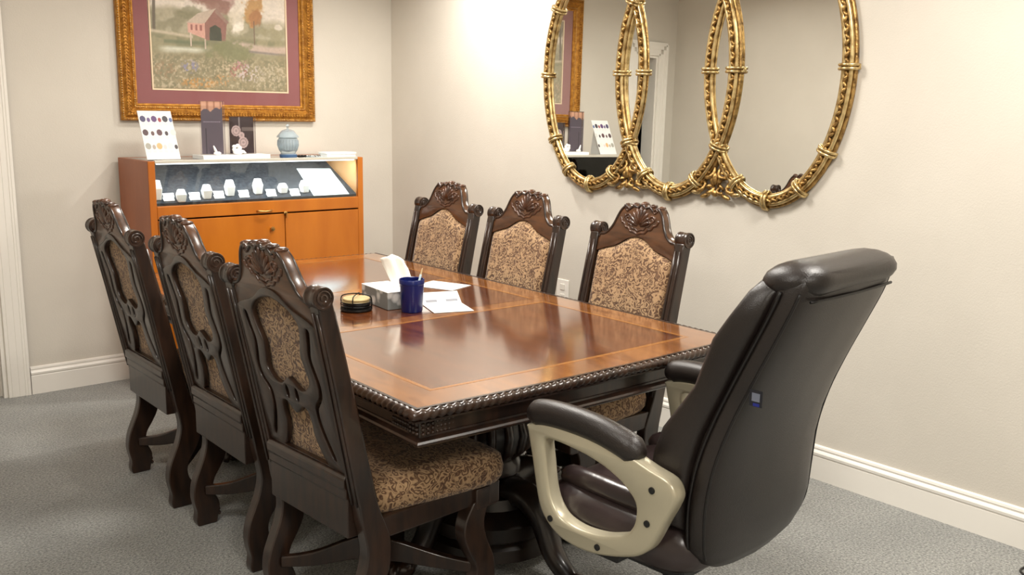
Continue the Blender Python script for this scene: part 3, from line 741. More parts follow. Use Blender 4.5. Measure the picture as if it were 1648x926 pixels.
kb('case_lining', MB().box(KX0 + .022, KX0 + .030, KY0 + .02, KY1 - .012, .99, KZ - .008).box(KX1 - .030, KX1 - .022, KY0 + .02, KY1 - .012, .99, KZ - .008), M['cherry_in'], smooth=0)
dr = kb('drawer', MB().box(KX0 + .036, KX1 - .036, KY0 - .006, KY0 + .03, .936, 1.002), M['cherry'], smooth=0, bevel=.003)
px = on_plane(425, 339, (0, KY0 - .006, 0), (0, 1, 0))
kb('pull', MB().tube(spline([(px.x - .042, KY0 - .006, px.z), (px.x - .036, KY0 - .022, px.z), (px.x, KY0 - .026, px.z - .004), (px.x + .036, KY0 - .022, px.z), (px.x + .042, KY0 - .006, px.z)], 4), .0045, 8), M['brass'], dr, smooth=180)
px = on_plane(459, 343, (0, KY0 - .006, 0), (0, 1, 0))
kb('lock', MB().lathe([(.001, 0), (.011, 0), (.011, .008), (.007, .010), (.001, .010)], 16, (px.x, KY0 - .006, px.z), Matrix.Rotation(PI / 2, 3, 'X')).box(px.x - .002, px.x + .002, KY0 - .024, KY0 - .010, px.z - .026, px.z + .004), M['brass'], dr, smooth=40)
XS = 2.413
for a, b, kx in ((KX0 + .038, XS - .0025, -1), (XS + .0025, KX1 - .038, 1)):
    d = kb('door', MB().box(a, b, KY0 - .006, KY0 + .014, .09, .928), M['cherry'], smooth=0, bevel=.002)
    kxp = XS - .085 if kx < 0 else XS + .085
    if kx < 0: kb('knob', MB().lathe([(.001, 0), (.007, 0), (.006, .010), (.013, .018), (.012, .024), (.001, .026)], 16, (kxp, KY0 - .006, .850), Matrix.Rotation(PI / 2, 3, 'X')), M['brass'], d, smooth=40)
DK0, DKS = 4.79, .487
def deck_z(y): return 1.0 + DKS * (y - DK0)
kb('sloped_deck', MB().prism([(KY0 + .022, deck_z(KY0 + .022)), (KY1 - .014, deck_z(KY1 - .014)), (KY1 - .014, .99), (KY0 + .022, .985)], lambda a, b: (KX0 + .031, a, b), lambda a, b: (KX1 - .031, a, b)), M['velvet'], smooth=0)
kb('front_glass', MB().box(KX0 + .036, KX1 - .036, KY0 + .004, KY0 + .009, 1.002, KZ - .012), M['glass'], smooth=0)
kb('top_glass', MB().box(KX0 + .022, KX1 - .022, KY0 + .022, KY1 - .07, KZ - .008, KZ), M['glass'], smooth=0)
kb('top_rail', MB().box(KX0 + .022, KX1 - .022, KY1 - .07, KY1, KZ - .022, KZ), M['cherry_side'], smooth=0)
lip = kb('lip', MB().box(KX0 + .036, KX1 - .036, KY0 - .005, KY0 + .024, KZ - .012, KZ + .003), M['lip'], smooth=0, bevel=.002)
em = NT('led_glow'); em.b.inputs['Emission Color'].default_value = (.93, .97, 1, 1); em.b.inputs['Emission Strength'].default_value = 4
kb('led_strip', MB().box(KX0 + .05, KX1 - .05, KY0 + .012, KY0 + .022, KZ - .018, KZ - .012), em.m, lip, smooth=0)
L = bpy.data.lights.new('led_light', 'AREA'); L.shape = 'RECTANGLE'; L.size = 1.12; L.size_y = .012; L.energy = 7; L.color = (.93, .97, 1)
lo = bpy.data.objects.new('led_light', L); C.objects.link(lo); lo.parent = K; lo.location = (0, KY0 + .026 - CB[1], KZ - .022); lo.rotation_euler = (math.radians(38), 0, 0)

DN = Vector((0, -DKS, 1)).normalized(); DU = Vector((0, 1, DKS)).normalized()
def on_deck(px, py): return on_plane(px, py, (0, DK0, 1.0), (0, -DKS, 1))
tall = 0
names = ['leftmost', 'second', 'third', 'fourth', 'fifth', 'sixth', 'last']
for i, (px, py, h) in enumerate([(253, 321, .098), (292, 324, .062), (333, 319, .072), (370, 314.5, .084), (415, 311.5, .082), (455, 310, .052), (490, 309, .066)]):
    p = on_deck(px, py)
    t = thing('ring_stand', '%s white leatherette ring stand from the left in the glass case' % names[i], 'ring stand', p, math.radians(-12 + 4 * i), 'ring stands in the display case')
    z0 = -.004
    MB().loft([[(x, y, z) for x, y in ((-a, -b), (a, -b), (a * 1.0, b), (-a, b))] for a, b, z in ((.019, .016, z0), (.025, .020, h * .55), (.016, .012, h))]).build('stand', M['white'], t, smooth=0, bevel=.004)
sl = ['left end', 'second', 'third', 'fourth', 'fifth', 'right end']
for i, (px, py) in enumerate([(272, 319.5), (314, 318), (353, 315.5), (393, 314), (437, 312.5), (475, 311.5)]):
    p = on_deck(px, py) + DN * .001
    t = thing('ribbon_card', 'small white folded jewellery slip lying on the dark deck, %s of its row' % sl[i], 'card', p, 0, 'white slips between the ring stands')
    for nm, v0, v1, lift in (('lower_fold', -.030, .002, .002), ('upper_fold', .006, .036, .006)):
        mb = MB(); cs = []
        for u, v in ((-.028, v0), (.028, v0), (.024, v1), (-.034, v1)):
            cs.append(Vector((u + v * .3, 0, 0)) + DU * v + DN * (lift if v in (v1,) else .0))
        mb.add(cs + [c + DN * .003 for c in cs], [(0, 3, 2, 1), (4, 5, 6, 7), (0, 1, 5, 4), (1, 2, 6, 5), (2, 3, 7, 6), (3, 0, 4, 7)])
        mb.build(nm, M['white'], t, smooth=0)
# pale sheet at the right of the case
cs = [on_deck(*q) + DN * .0015 for q in ((477, 272), (531, 272), (562, 313), (505, 316))]
o = sum(cs, Vector()) / 4; cs = [c - o for c in cs]
mb = MB().add(cs + [c + DN * .0015 for c in cs], [(0, 3, 2, 1), (4, 5, 6, 7), (0, 1, 5, 4), (1, 2, 6, 5), (2, 3, 7, 6), (3, 0, 4, 7)])
ob = mb.build('paper_sheet', M['paper_cool'], None, smooth=0); ob.location = o
tag(ob, 'pale blue-white sheet lying on the sloped deck of the glass case', 'paper')

# ------------------------------------------------------------------ things on top of the cabinet
ZK = KZ
def quad_card(mb, o, u, v, w, h, th, col=None):
    n = u.cross(v).normalized(); c = [o, o + u * w, o + u * w + v * h, o + v * h]
    return mb.add(c + [p + n * th for p in c], [(0, 3, 2, 1), (4, 5, 6, 7), (0, 1, 5, 4), (1, 2, 6, 5), (2, 3, 7, 6), (3, 0, 4, 7)], col)
# product card leaning on an easel back
P0 = Vector((1.688, 4.845, ZK + .003))
t = thing('product_card', 'leaning white card printed with rows of coloured gemstones', 'card stand', P0)
U = Vector((1, 0, 0)); V = Vector((0, .42, .907)).normalized(); NV = U.cross(V)       # NV points to the viewer (-y)
quad_card(MB(), Vector((0, 0, .002)), U, V, .172, .268, .003).build('card', M['paper'], t, smooth=0)
mb = MB()
cols = [[(70, 66, 96), (96, 78, 120), (86, 60, 104), (142, 62, 66), (62, 60, 66), (84, 98, 140)], [(78, 60, 62), (96, 74, 72), (88, 62, 66), (66, 58, 62), (196, 196, 192)], [(150, 148, 138), (160, 150, 140), (196, 160, 112), (208, 186, 186), (216, 206, 200), (66, 58, 60)]]
for r, row in enumerate(cols):
    for k, c in enumerate(row):
        w_, h_ = (.030, .036) if k % 2 == 0 else (.018, .026)
        q0 = Vector((0, 0, .002)) + U * (.020 + k * .142 / (len(row) - 1) - w_ / 2) + V * (.205 - r * .075) + NV * .0032
        n = 9; vs = [q0 + U * (w_ * (.5 + .5 * math.cos(a))) + V * (h_ * (.5 + .5 * math.sin(a))) for a in [2 * PI * j / n + k for j in range(n)]]
        mb.add(vs, [tuple(range(n))], tuple(lin(c)[:3]))
        for j in range(2):
            g0 = Vector((0, 0, .002)) + U * (.016 + k * .142 / (len(row) - 1) - .004) + V * (.196 - r * .075 - j * .006) + NV * .0032
            mb.add([g0, g0 + U * .016, g0 + U * .016 + V * .0016, g0 + V * .0016], [(0, 1, 2, 3)], tuple(lin((190, 188, 186))[:3]))
mb.build('gem_print', M['print'], t, smooth=0, colors=True)
MB().prism([(.022, .004), (.165, .004), (.135, .22), (.114, .22)], lambda a, b: (.06, a, b - .004), lambda a, b: (.11, a, b - .004)).build('easel_back', M['paper'], t, smooth=0)

# acrylic stand: white plinth, tall and short picture blocks
A0 = Vector((1.985, 4.86, ZK + .0005))
t = thing('acrylic_stand', 'acrylic jewellery stand with two dark picture blocks on a white plinth', 'display stand', A0)
MB().box(-.005, .375, -.02, .13, 0, .022).build('plinth', M['white'], t, smooth=0, bevel=.003)
def photo(w, h, fn, nx, nz):
    mb = MB(); vs = [((i / nx) * w, 0, (j / nz) * h) for j in range(nz + 1) for i in range(nx + 1)]
    fs = [(j * (nx + 1) + i, j * (nx + 1) + i + 1, (j + 1) * (nx + 1) + i + 1, (j + 1) * (nx + 1) + i) for j in range(nz) for i in range(nx)]
    mb.add(vs, fs); mb.c = [tuple(lin(fn(i / nx, j / nz))[:3]) for j in range(nz + 1) for i in range(nx + 1)]; return mb
def tall_fn(u, v):
    c = (112 - 14 * v, 101 - 10 * v, 112 - 8 * v)
    if v > .80:      # fingers reaching down from the top
        k = (u * 3.2) % 1; L = .80 + .06 * abs(math.sin(u * 7)) + .14 * max(0, u - .55)
        if v > L: return (226, 178, 148) if .12 < k < .88 else (186, 132, 104)
    if .60 < v < .625 and .12 < u < .92 and (int(u * 34) % 3): return (190, 178, 196)
    if .18 < u < .24 and v < .5: return (70, 64, 74)
    return c
def short_fn(u, v):
    for cx, cy, r in ((.28, .62, .19), (.56, .30, .2), (.50, .50, .12)):
        d = math.hypot(u - cx, (v - cy) * 1.3)
        if d < r: return (232 - 40 * (math.sin(d * 60) > .3), 210 - 40 * (math.sin(d * 60) > .3), 206 - 40 * (math.sin(d * 60) > .3))
    if abs(u - .42) < .02 and v > .5: return (170, 160, 158)
    if .62 < v < .72 and u > .5: return (128, 116, 112)
    return (74, 60, 62)
for nm, x, w_, h_, fn in (('tall_block', .012, .128, .285, tall_fn), ('short_block', .176, .148, .205, short_fn)):
    yb_ = .030 if nm == 'tall_block' else .05
    bl = MB().box(x, x + w_, yb_, yb_ + .028, .022, .022 + h_).build(nm, M['acrylic'], t, smooth=0)
    ph = photo(w_ - .008, h_ - .008, fn, 40, 80).build('picture', M['print'], bl, smooth=0, colors=True)
    ph.data.transform(Matrix.Translation((x + .004, yb_ + .016, .026)))
# white porcelain pieces standing on the plinth
def on_y(px, py, y): return on_plane(px, py, (0, y, 0), (0, 1, 0))
p = on_y(350, 246, 4.862); p.z = ZK + .022
mb = MB().ell((0, 0, .010), (.022, .014, .010)).tube([(-.004, 0, .012), (-.012, 0, .03), (-.020, 0, .05)], [.008, .007, .003], 8)
ob = mb.build('porcelain_hand', M['figurine'], None, smooth=180); ob.location = p
tag(ob, 'small white porcelain ring holder in front of the tall picture block', 'figurine')
p = on_y(383, 243, 4.866); p.z = ZK + .022
FG = thing('porcelain_flower', 'white porcelain flower figurine before the short picture block', 'figurine', p)
MB().ell((0, 0, .016), (.030, .018, .016)).build('body', M['figurine'], FG, smooth=180)
for k in range(5):
    a = k * 2 * PI / 5; MB().ell((-.008 + .017 * math.cos(a), -.004, .036 + .013 * math.sin(a)), (.013, .008, .011)).build('petal', M['figurine'], FG, smooth=180)
MB().tube([(.02, 0, .018), (.034, 0, .016), (.046, 0, .008)], [.010, .008, .003], 8).build('tail', M['figurine'], FG, smooth=180)

# blue glass jar with lid
def tinted(name, col, rough):
    q = NT(name); q.b.inputs['Base Color'].default_value = col; q.b.inputs['Transmission Weight'].default_value = .75
    q.b.inputs['Roughness'].default_value = rough; q.b.inputs['IOR'].default_value = 1.25; return q.m
bg = tinted('blue_glass', (.74, .84, .90, 1), .2)
p = on_y(464, 250, 4.91)
J = thing('glass_jar', 'ribbed pale blue glass jar with a domed lid on the cabinet', 'jar', (p.x, 4.91, ZK))
prof = [(.001, .002), (.047, .002), (.048, .018), (.040, .024), (.050, .040), (.056, .070), (.056, .100), (.050, .112), (.047, .108), (.051, .098), (.051, .072), (.045, .044), (.001, .034)]
jar = MB().lathe(prof, 32).build('bowl', bg, J, smooth=50)
mb = MB()
for k in range(20):
    a = 2 * PI * k / 20; mb.tube([(math.cos(a) * r, math.sin(a) * r, z) for r, z in ((.049, .040), (.0565, .070), (.0565, .098))], [.002, .005, .003], 5)
mb.build('ribs', bg, jar, smooth=180)
MB().lathe([(.048, .001), (.049, .003), (.049, .017), (.046, .019)], 24).build('foot', simple('dark_blue_glass', (66, 92, 128), .2), jar, smooth=50)
lid = MB().lathe([(.001, .160), (.014, .158), (.034, .150), (.050, .132), (.062, .118), (.062, .112), (.050, .112), (.046, .128), (.030, .144), (.001, .152)], 32).build('lid', bg, J, smooth=50)
MB().lathe([(.001, .158), (.007, .158), (.005, .166), (.010, .174), (.008, .184), (.001, .188)], 16).build('knob', bg, lid, smooth=50)

# metal bracelet and white box beside the jar
p = on_y(500, 250, 4.90)
t = thing('bracelet', 'dark metal link bracelet lying between jar and white box', 'bracelet', (p.x - .01, 4.90, ZK))
for k in range(9):
    x = -.062 + k * .0155; mt = M['black_metal'] if k < 3 else M['chrome']
    MB().tube([(x + .009 * math.cos(a), .010 * math.sin(a), .006 + .003 * math.sin(a + k)) for a in [2 * PI * j / 12 for j in range(12)]], .0045, 6, closed=True).build('link', mt, t, smooth=180)
p = on_y(548, 250, 4.90)
t = thing('flat_box', 'flat white box at the right end of the cabinet top', 'box', (p.x, 4.90, ZK))
MB().box(-.105, .085, -.03, .07, 0, .014).build('base', M['white'], t, smooth=0, bevel=.002)
MB().box(-.108, .088, -.033, .073, .0145, .026).build('lid', M['white'], t, smooth=0, bevel=.003)

# ------------------------------------------------------------------ framed landscape on the back wall
PX0, PX1, PZ0, PZ1 = 1.703, 2.857, 1.428, 2.372
PC = ((PX0 + PX1) / 2, YB - .003, PZ0)
PA = thing('framed_painting', 'landscape with a covered bridge, plum mat and ornate gilt frame on the back wall', 'painting', PC)
def to_wall(o, loc):        # (x, z, depth) -> back wall
    for v in o.data.vertices:
        a, b, c = v.co; v.co = (a, YB - .003 - c, b)
    o.data.transform(Matrix.Translation(-Vector(loc))); return o
FWD = .092
rect = lambda i: [(PX0 + i, PZ0 + i), (PX1 - i, PZ0 + i), (PX1 - i, PZ1 - i), (PX0 + i, PZ1 - i)]
fr = to_wall(MB().sweep(rect(0), [(0, 0), (0, .026), (-.006, .032), (-.012, .028), (-.018, .028), (-.030, .040), (-.048, .040), (-.060, .028), (-.066, .024), (-.070, .028), (-.076, .026), (-.084, .016), (-.092, .014), (-.092, 0)]).build('frame', M['frame_gold'], PA, smooth=25), PC)
def run(a, b, step):
    a, b = Vector(a), Vector(b); n = int((b - a).length / step); return [a + (b - a) * (i + .5) / n for i in range(n)], (b - a).normalized()
r1 = rect(.039); r2 = rect(.009); r3 = rect(.073)
for i in range(4):
    mb = MB()
    ps, d = run(r1[i], r1[(i + 1) % 4], .017); ang = math.atan2(d.y, d.x)
    for j, p in enumerate(ps):
        for sg in (-1, 1):
            m = Matrix.Rotation(ang + sg * .75, 3, 'Z')
            off = Vector((-d.y, d.x)) * sg * .006
            mb.ell((p.x + off.x, p.y + off.y, .040), (.0095, .0042, .0055), m, 6, 4)
    to_wall(mb.build('leaf_ornament', M['frame_gold'], fr, smooth=180), PC)
    for rc, st, rad in ((r2, .013, .0042), (r3, .012, .0036)):
        mb = MB()
        ps, d = run(rc[i], rc[(i + 1) % 4], st)
        for p in ps: mb.ell((p.x, p.y, .031 if rc is r2 else .028), (rad, rad, rad), None, 6, 4)
        to_wall(mb.build('bead_ornament', M['gold_bright'], fr, smooth=180), PC)
AX0, AX1, AZ0, AZ1 = 1.880, 2.690, 1.594, 2.206
to_wall(MB().sweep(rect(FWD - .002), [(0, .002), (0, .008), (-(AX0 - PX0 - FWD) + .002, .008), (-(AX0 - PX0 - FWD) + .002, .002)]).build('mat_board', M['mat_board'], PA, smooth=0), PC)
arect = [(AX0, AZ0), (AX1, AZ0), (AX1, AZ1), (AX0, AZ1)]
to_wall(MB().sweep(arect, [(.0, .006), (.0, .0105), (-.008, .0095), (-.008, .004)]).build('fillet', M['fillet'], PA, smooth=0), PC)
# the picture itself: painted landscape, colour per vertex
def landscape(nx, nz):
    u, v = np.meshgrid(np.linspace(0, 1, nx), np.linspace(0, 1, nz))
    def nz_(sx, sz, seed, oct=3):
        out = np.zeros_like(u); amp = 1; tot = 0
        for o in range(oct):
            rs = np.random.RandomState(seed + o); gx, gz = int(sx * 2 ** o) + 2, int(sz * 2 ** o) + 2
            g = rs.rand(gz, gx); x = u * (gx - 1.001); z = v * (gz - 1.001)
            i, j = x.astype(int), z.astype(int); fx, fz = x - i, z - j
            fx = fx * fx * (3 - 2 * fx); fz = fz * fz * (3 - 2 * fz)
            out += amp * ((g[j, i] * (1 - fx) + g[j, i + 1] * fx) * (1 - fz) + (g[j + 1, i] * (1 - fx) + g[j + 1, i + 1] * fx) * fz); tot += amp; amp *= .55
        return out / tot
    img = np.zeros(u.shape + (3,))
    def put(mask, col, a=1.0):
        m = np.clip(mask * a, 0, 1)[..., None]; img[:] = img * (1 - m) + np.array(col, float) * m
    sm = lambda x, a, b: np.clip((x - a) / (b - a), 0, 1)
    n1, n2, n3, n4 = nz_(5, 4, 1), nz_(14, 11, 7), nz_(40, 30, 13), nz_(80, 60, 21, 2)
    img[:] = (228, 216, 202); put(sm(n1, .4, .7) * sm(v, .55, .9), (240, 228, 208), .8)
    # far hills and hazy trees on the left
    put(sm(.70 - v + .10 * n1 - .05 * u, 0, .05), (170, 160, 132)); put(sm(n2, .45, .62) * sm(.74 - v, 0, .08), (134, 128, 98), .8)
    blob = lambda cx, cz, rx, rz, k=.25: sm(1 + k * (n2 - .5) * 4 + k * (n3 - .5) * 2 - np.sqrt(((u - cx) / rx) ** 2 + ((v - cz) / rz) ** 2), 0, .28)
    put(blob(.40, .90, .17, .17), (168, 132, 118), .85); put(blob(.54, .86, .10, .12), (170, 134, 124), .75); put(blob(.46, .78, .13, .09), (142, 98, 84), .8)
    put(blob(.20, .86, .12, .10), (212, 202, 180), .8); put(blob(.03, .92, .11, .15), (130, 118, 94), .8); put(blob(.30, .70, .1, .07), (126, 122, 90), .7)
    put(blob(.62, .66, .06, .14), (222, 210, 190), .9); put(blob(.63, .60, .05, .06), (240, 232, 216), .9)
    # bare tree at the left edge
    for x0, z0, x1, z1, w_ in ((.035, .45, .05, .95, .012), (.045, .78, .13, .97, .006), (.045, .8, .0, .98, .006), (.05, .88, .09, 1, .005)):
        t = np.clip(((u - x0) * (x1 - x0) + (v - z0) * (z1 - z0)) / ((x1 - x0) ** 2 + (z1 - z0) ** 2), 0, 1)
        put(sm(w_ - np.hypot(u - x0 - t * (x1 - x0), v - z0 - t * (z1 - z0)), 0, .004), (86, 74, 60), .85)
    # meadow and river bank
    put(sm(.50 - v + .04 * n1, 0, .03), (146, 138, 104)); put(sm(n2, .45, .6) * sm(.50 - v, 0, .03), (112, 112, 80), .7)
    put(sm(.02 - np.abs(v - .505 + .12 * (u - .1)), 0, .015) * (u < .3), (206, 190, 164), .8)
    put(sm(.045 - np.abs(v - .355), 0, .03) * sm(u, .05, .12) * sm(.42 - u, 0, .1), (226, 226, 208), .9)
    put(sm(.025 - np.abs(v - .43), 0, .02) * (u > .1) * (u < .40), (92, 104, 72), .7)
    # path running to the right
    put(sm(.05 - np.abs(v - .42 + .02 * np.sin(u * 9)), 0, .03) * sm(u, .52, .62), (196, 170, 156), .85)
    put(sm(.015 - np.abs(v - .375 + .06 * (u - .8)), 0, .012) * sm(u, .62, .7), (110, 100, 98), .7)
    # autumn tree
    put(blob(.735, .76, .075, .15, .3), (190, 142, 82), .95); put(blob(.76, .70, .05, .09, .3), (164, 108, 66), .8); put(sm(.006 - np.abs(u - .745), 0, .004) * (v > .44) * (v < .66), (104, 80, 62), .9)
    put(blob(.90, .56, .12, .07), (150, 142, 108), .8); put(blob(.93, .62, .04, .04), (226, 214, 198), .8)
    # covered bridge
    def poly(pts, col, a=1):
        m = np.zeros(u.shape, bool); n = len(pts)
        for i in range(n):
            (xa, za), (xb, zb) = pts[i], pts[(i + 1) % n]
            with np.errstate(divide='ignore', invalid='ignore'):
                m ^= ((za > v) != (zb > v)) & (u < (xb - xa) * (v - za) / (zb - za + 1e-12) + xa)
        put(m.astype(float), col, a)
    poly([(.265, .52), (.385, .47), (.385, .62), (.265, .61)], (214, 160, 142)); poly([(.385, .46), (.53, .46), (.545, .63), (.46, .735), (.385, .62)], (142, 96, 84))
    poly([(.255, .60), (.385, .605), (.47, .745), (.34, .69)], (196, 176, 156)); poly([(.47, .745), (.56, .63), (.545, .61), (.46, .71)], (150, 118, 104))
    poly([(.415, .46), (.505, .46), (.50, .57), (.46, .60), (.42, .57)], (60, 62, 48))
    for x0 in (.285, .318, .35): poly([(x0, .54), (x0 + .016, .54), (x0 + .016, .59), (x0, .59)], (150, 92, 84))
    poly([(.28, .40), (.288, .40), (.288, .52), (.28, .52)], (206, 186, 166)); poly([(.38, .38), (.388, .38), (.388, .47), (.38, .47)], (196, 176, 156))
    # flower banks in the foreground
    put(sm(.33 - v + .08 * n1, 0, .05), (146, 134, 100)); put(sm(n3, .48, .58) * sm(.35 - v, 0, .05), (122, 116, 84), .75)
    put(blob(.56, .36, .14, .11, .35), (122, 122, 82), .85)
    for cx, cz, rx, rz, col, sd, th in ((.27, .22, .07, .07, (134, 130, 158), 31, .5), (.33, .08, .16, .06, (190, 136, 70), 33, .52), (.5, .11, .1, .06, (204, 150, 92), 35, .55), (.55, .22, .1, .09, (196, 176, 142), 37, .58), (.62, .20, .08, .08, (160, 92, 84), 39, .52), (.70, .18, .12, .1, (206, 190, 188), 41, .6), (.86, .16, .14, .12, (178, 164, 136), 43, .55), (.10, .18, .1, .1, (146, 120, 86), 45, .55), (.64, .26, .06, .05, (172, 116, 124), 47, .55)):
        nn = nz_(90, 68, sd, 1); put(sm(1 - np.hypot((u - cx) / rx, (v - cz) / rz), 0, .4) * sm(nn, th, th + .1), col, .9)
    put(sm(n4, .60, .68) * sm(.34 - v, 0, .08), (208, 188, 160), .5)
    put(sm(.04 - v, 0, .05), (88, 78, 54), .6)
    img *= (0.94 + .12 * n4)[..., None]; img = img * .86 + 30
    return np.clip(img, 0, 255) / 255
nx, nz = 300, 226
img = landscape(nx, nz); imgl = np.where(img <= .04045, img / 12.92, ((img + .055) / 1.055) ** 2.4)
mb = MB()
vs = [(AX0 - .004 + (AX1 - AX0 + .008) * i / (nx - 1), AZ0 - .004 + (AZ1 - AZ0 + .008) * j / (nz - 1), .0035) for j in range(nz) for i in range(nx)]
fs = [(j * nx + i, j * nx + i + 1, (j + 1) * nx + i + 1, (j + 1) * nx + i) for j in range(nz - 1) for i in range(nx - 1)]
mb.v, mb.f = vs, fs; mb.c = [tuple(c) for c in imgl.reshape(-1, 3)]
to_wall(mb.build('picture', M['print'], PA, smooth=0, colors=True), PC)
to_wall(MB().box(PX0 + .05, PX1 - .05, PZ0 + .05, PZ1 - .05, .0105, .0125).build('glazing', M['glazing'], PA, smooth=0), PC)

# ------------------------------------------------------------------ triple oval mirror on the right wall
MZ, MA, MBB = 1.697, .334, .545
MU = [3.398, 2.870, 2.340]
MC = (XR, MU[1], MZ - .6)
MI = thing('triple_oval_mirror', 'gilt mirror of three overlapping ovals with reeded leaf frames on the right wall', 'mirror', MC)
def to_right(o):            # (u, z, depth) -> right wall
    for v in o.data.vertices:
        a, b, c = v.co; v.co = (XR - c - MC[0], a - MC[1], b - MC[2])
    return o
def oval(u0, a, b, n): return [(u0 + a * math.cos(2 * PI * k / n), MZ + b * math.sin(2 * PI * k / n)) for k in range(n)]
for q_, u0 in enumerate(MU):
    dd = .010 if q_ == 1 else 0
    # glass with its own backing, each pane set at a hair's tilt
    TY, TZ = ((.0, -.008), (.0, -.008), (.0, -.008))[q_]
    n = 72; ring = oval(u0, MA + .004, MBB + .004, n); base = .020 + dd * .3
    mb = MB(); f = lambda a, b, o: (a, b, base + o + (a - u0) * TY + (b - MZ) * TZ)
    mb.prism(ring, lambda a, b: f(a, b, -.003), lambda a, b: f(a, b, 0)); to_right(mb.build('mirror_glass', M['mirror'], MI, smooth=0))
    N = 160
    path = oval(u0, MA, MBB, N)
    def reed(off, dep, r):
        mb.tube([(p[0], p[1], dep + dd) for p in oval(u0, MA + off, MBB + off, N)], r, 8, closed=True)
    mb = MB().sweep(path, [(-.030, .004), (-.030, .018 + dd), (-.012, .030 + dd), (.012, .030 + dd), (.030, .018 + dd), (.030, .004)]); fr = to_right(mb.build('oval_frame', M['gold'], MI, smooth=40))
    for off, dep, r, mt in ((-.026, .018, .0075, 'gold_bright'), (-.015, .031, .0095, 'gold_bright'), (.015, .031, .0095, 'gold_bright'), (.026, .018, .0075, 'gold')):
        mb = MB(); reed(off, dep, r); to_right(mb.build('reed', M[mt], fr, smooth=180))
    # leaf rope down the outer side
    mb = MB(); N2 = 150
    for k in range(N2):
        a = 2 * PI * k / N2; rx, rz = MA, MBB
        p = Vector((u0 + rx * math.cos(a), MZ + rz * math.sin(a))); t = Vector((-rx * math.sin(a), rz * math.cos(a))).normalized()
        sg = 1 if k % 2 else -1; ang = math.atan2(t.y, t.x) + .55 * sg
        m = Matrix.Rotation(ang, 3, 'Z') @ Matrix.Rotation(-.35 * sg, 3, 'X')
        mb.ell((p.x, p.y, .040 + dd + .002 * sg), (.017, .0068, .008), m, 7, 4)
    lf = to_right(mb.build('leaf_rope', M['gold'], fr, smooth=180)); lf['kind'] = 'stuff'
    # double ribbon bands round the bundle
    for deg in (0, 37, 62, 90, 118, 143, 180, 217, 242, 270, 298, 323):
        a = math.radians(deg); p = Vector((u0 + MA * math.cos(a), MZ + MBB * math.sin(a)))
        t = Vector((-MA * math.sin(a), MBB * math.cos(a))).normalized(); nrm = Vector((t.y, -t.x)); mb = MB()
        pts0 = []
        for s in (-.0075, .0075):
            c = p + t * s
            lp = [(c.x + nrm.x * (.039 * math.cos(th)), c.y + nrm.y * (.039 * math.cos(th)), .014 + dd + .040 * math.sin(th)) for th in [PI * k / 10 for k in range(11)]]
            pts0 += lp if s < 0 else lp[::-1]
        mb.tube(pts0, .0070, 7, closed=True); to_right(mb.build('ribbon_band', M['gold_bright'], fr, smooth=180))
# scrolls and foliage in the spandrels below and above the crossings
for uc in ((MU[0] + MU[1]) / 2, (MU[1] + MU[2]) / 2):
    for up in (-1, 1):
        G0 = []
        for s in (-1, 1):
            for cx, cz, r0, tn in ((.040, .435, .034, 15), (.085, .500, .030, 14), (.030, .515, .022, 13)):
                pts = [(uc + s * (cx + r0 * (1 - k / (tn + 4)) * math.cos(k * .55 + 1)), MZ + up * (cz + r0 * (1 - k / (tn + 4)) * math.sin(k * .55 + 1)), .030 + .010 * math.sin(k)) for k in range(tn)]
                to_right(MB().tube(pts, [.0105 - .0045 * k / tn for k in range(tn)], 7).build('scroll', M['gold'], MI, smooth=180))
            for cx, cz, ang, L in ((.070, .455, .5, .030), (.11, .535, .1, .032), (.055, .548, -.3, .030), (.020, .48, 1.3, .030), (.125, .500, .9, .024)):
                m = Matrix.Rotation(s * ang, 3, 'Z'); c = (uc + s * cx, MZ + up * cz, .030)
                to_right(MB().ell(c, (L, .011, .011), m, 8, 5).build('leaf', M['gold_bright' if cx > .06 else 'gold'], MI, smooth=180))
        to_right(MB().ell((uc, MZ + up * .47, .034), (.014, .030, .014), None, 10, 6).build('bud', M['gold'], MI, smooth=180))
        to_right(MB().ell((uc, MZ + up * .535, .030), (.020, .016, .012), None, 10, 6).build('bud', M['gold'], MI, smooth=180))

# ------------------------------------------------------------------ things on the table
ZT = .7605
def on_table(px, py): return on_plane(px, py, (0, 0, ZT), (0, 0, 1))
# cup with a pen
p = on_table(663, 503)
CU = thing('pen_cup', 'navy blue plastic cup in front of the tissue box', 'cup', (p.x + .012, p.y + .018, ZT))
MB().lathe([(.001, 0), (.038, 0), (.040, .004), (.0455, .100), (.0455, .104), (.0475, .106), (.0475, .122), (.046, .124), (.044, .122), (.043, .10), (.037, .006), (.001, .006)], 36).build('cup', M['blue_cup'], CU, smooth=40)
PN = thing('pen', 'pale pencil-like pen standing in the navy cup', 'pen', CU.location)
pen = MB().tube([(.0, -.004, .010), (.040, -.002, .137)], .0045, 10).build('barrel', M['paper_cool'], PN, smooth=40)
MB().tube([(.040, -.002, .137), (.048, -.001, .160)], [.0035, .0022], 8).build('tip', simple('tan_wood', (196, 170, 130), .5), PN, smooth=40)
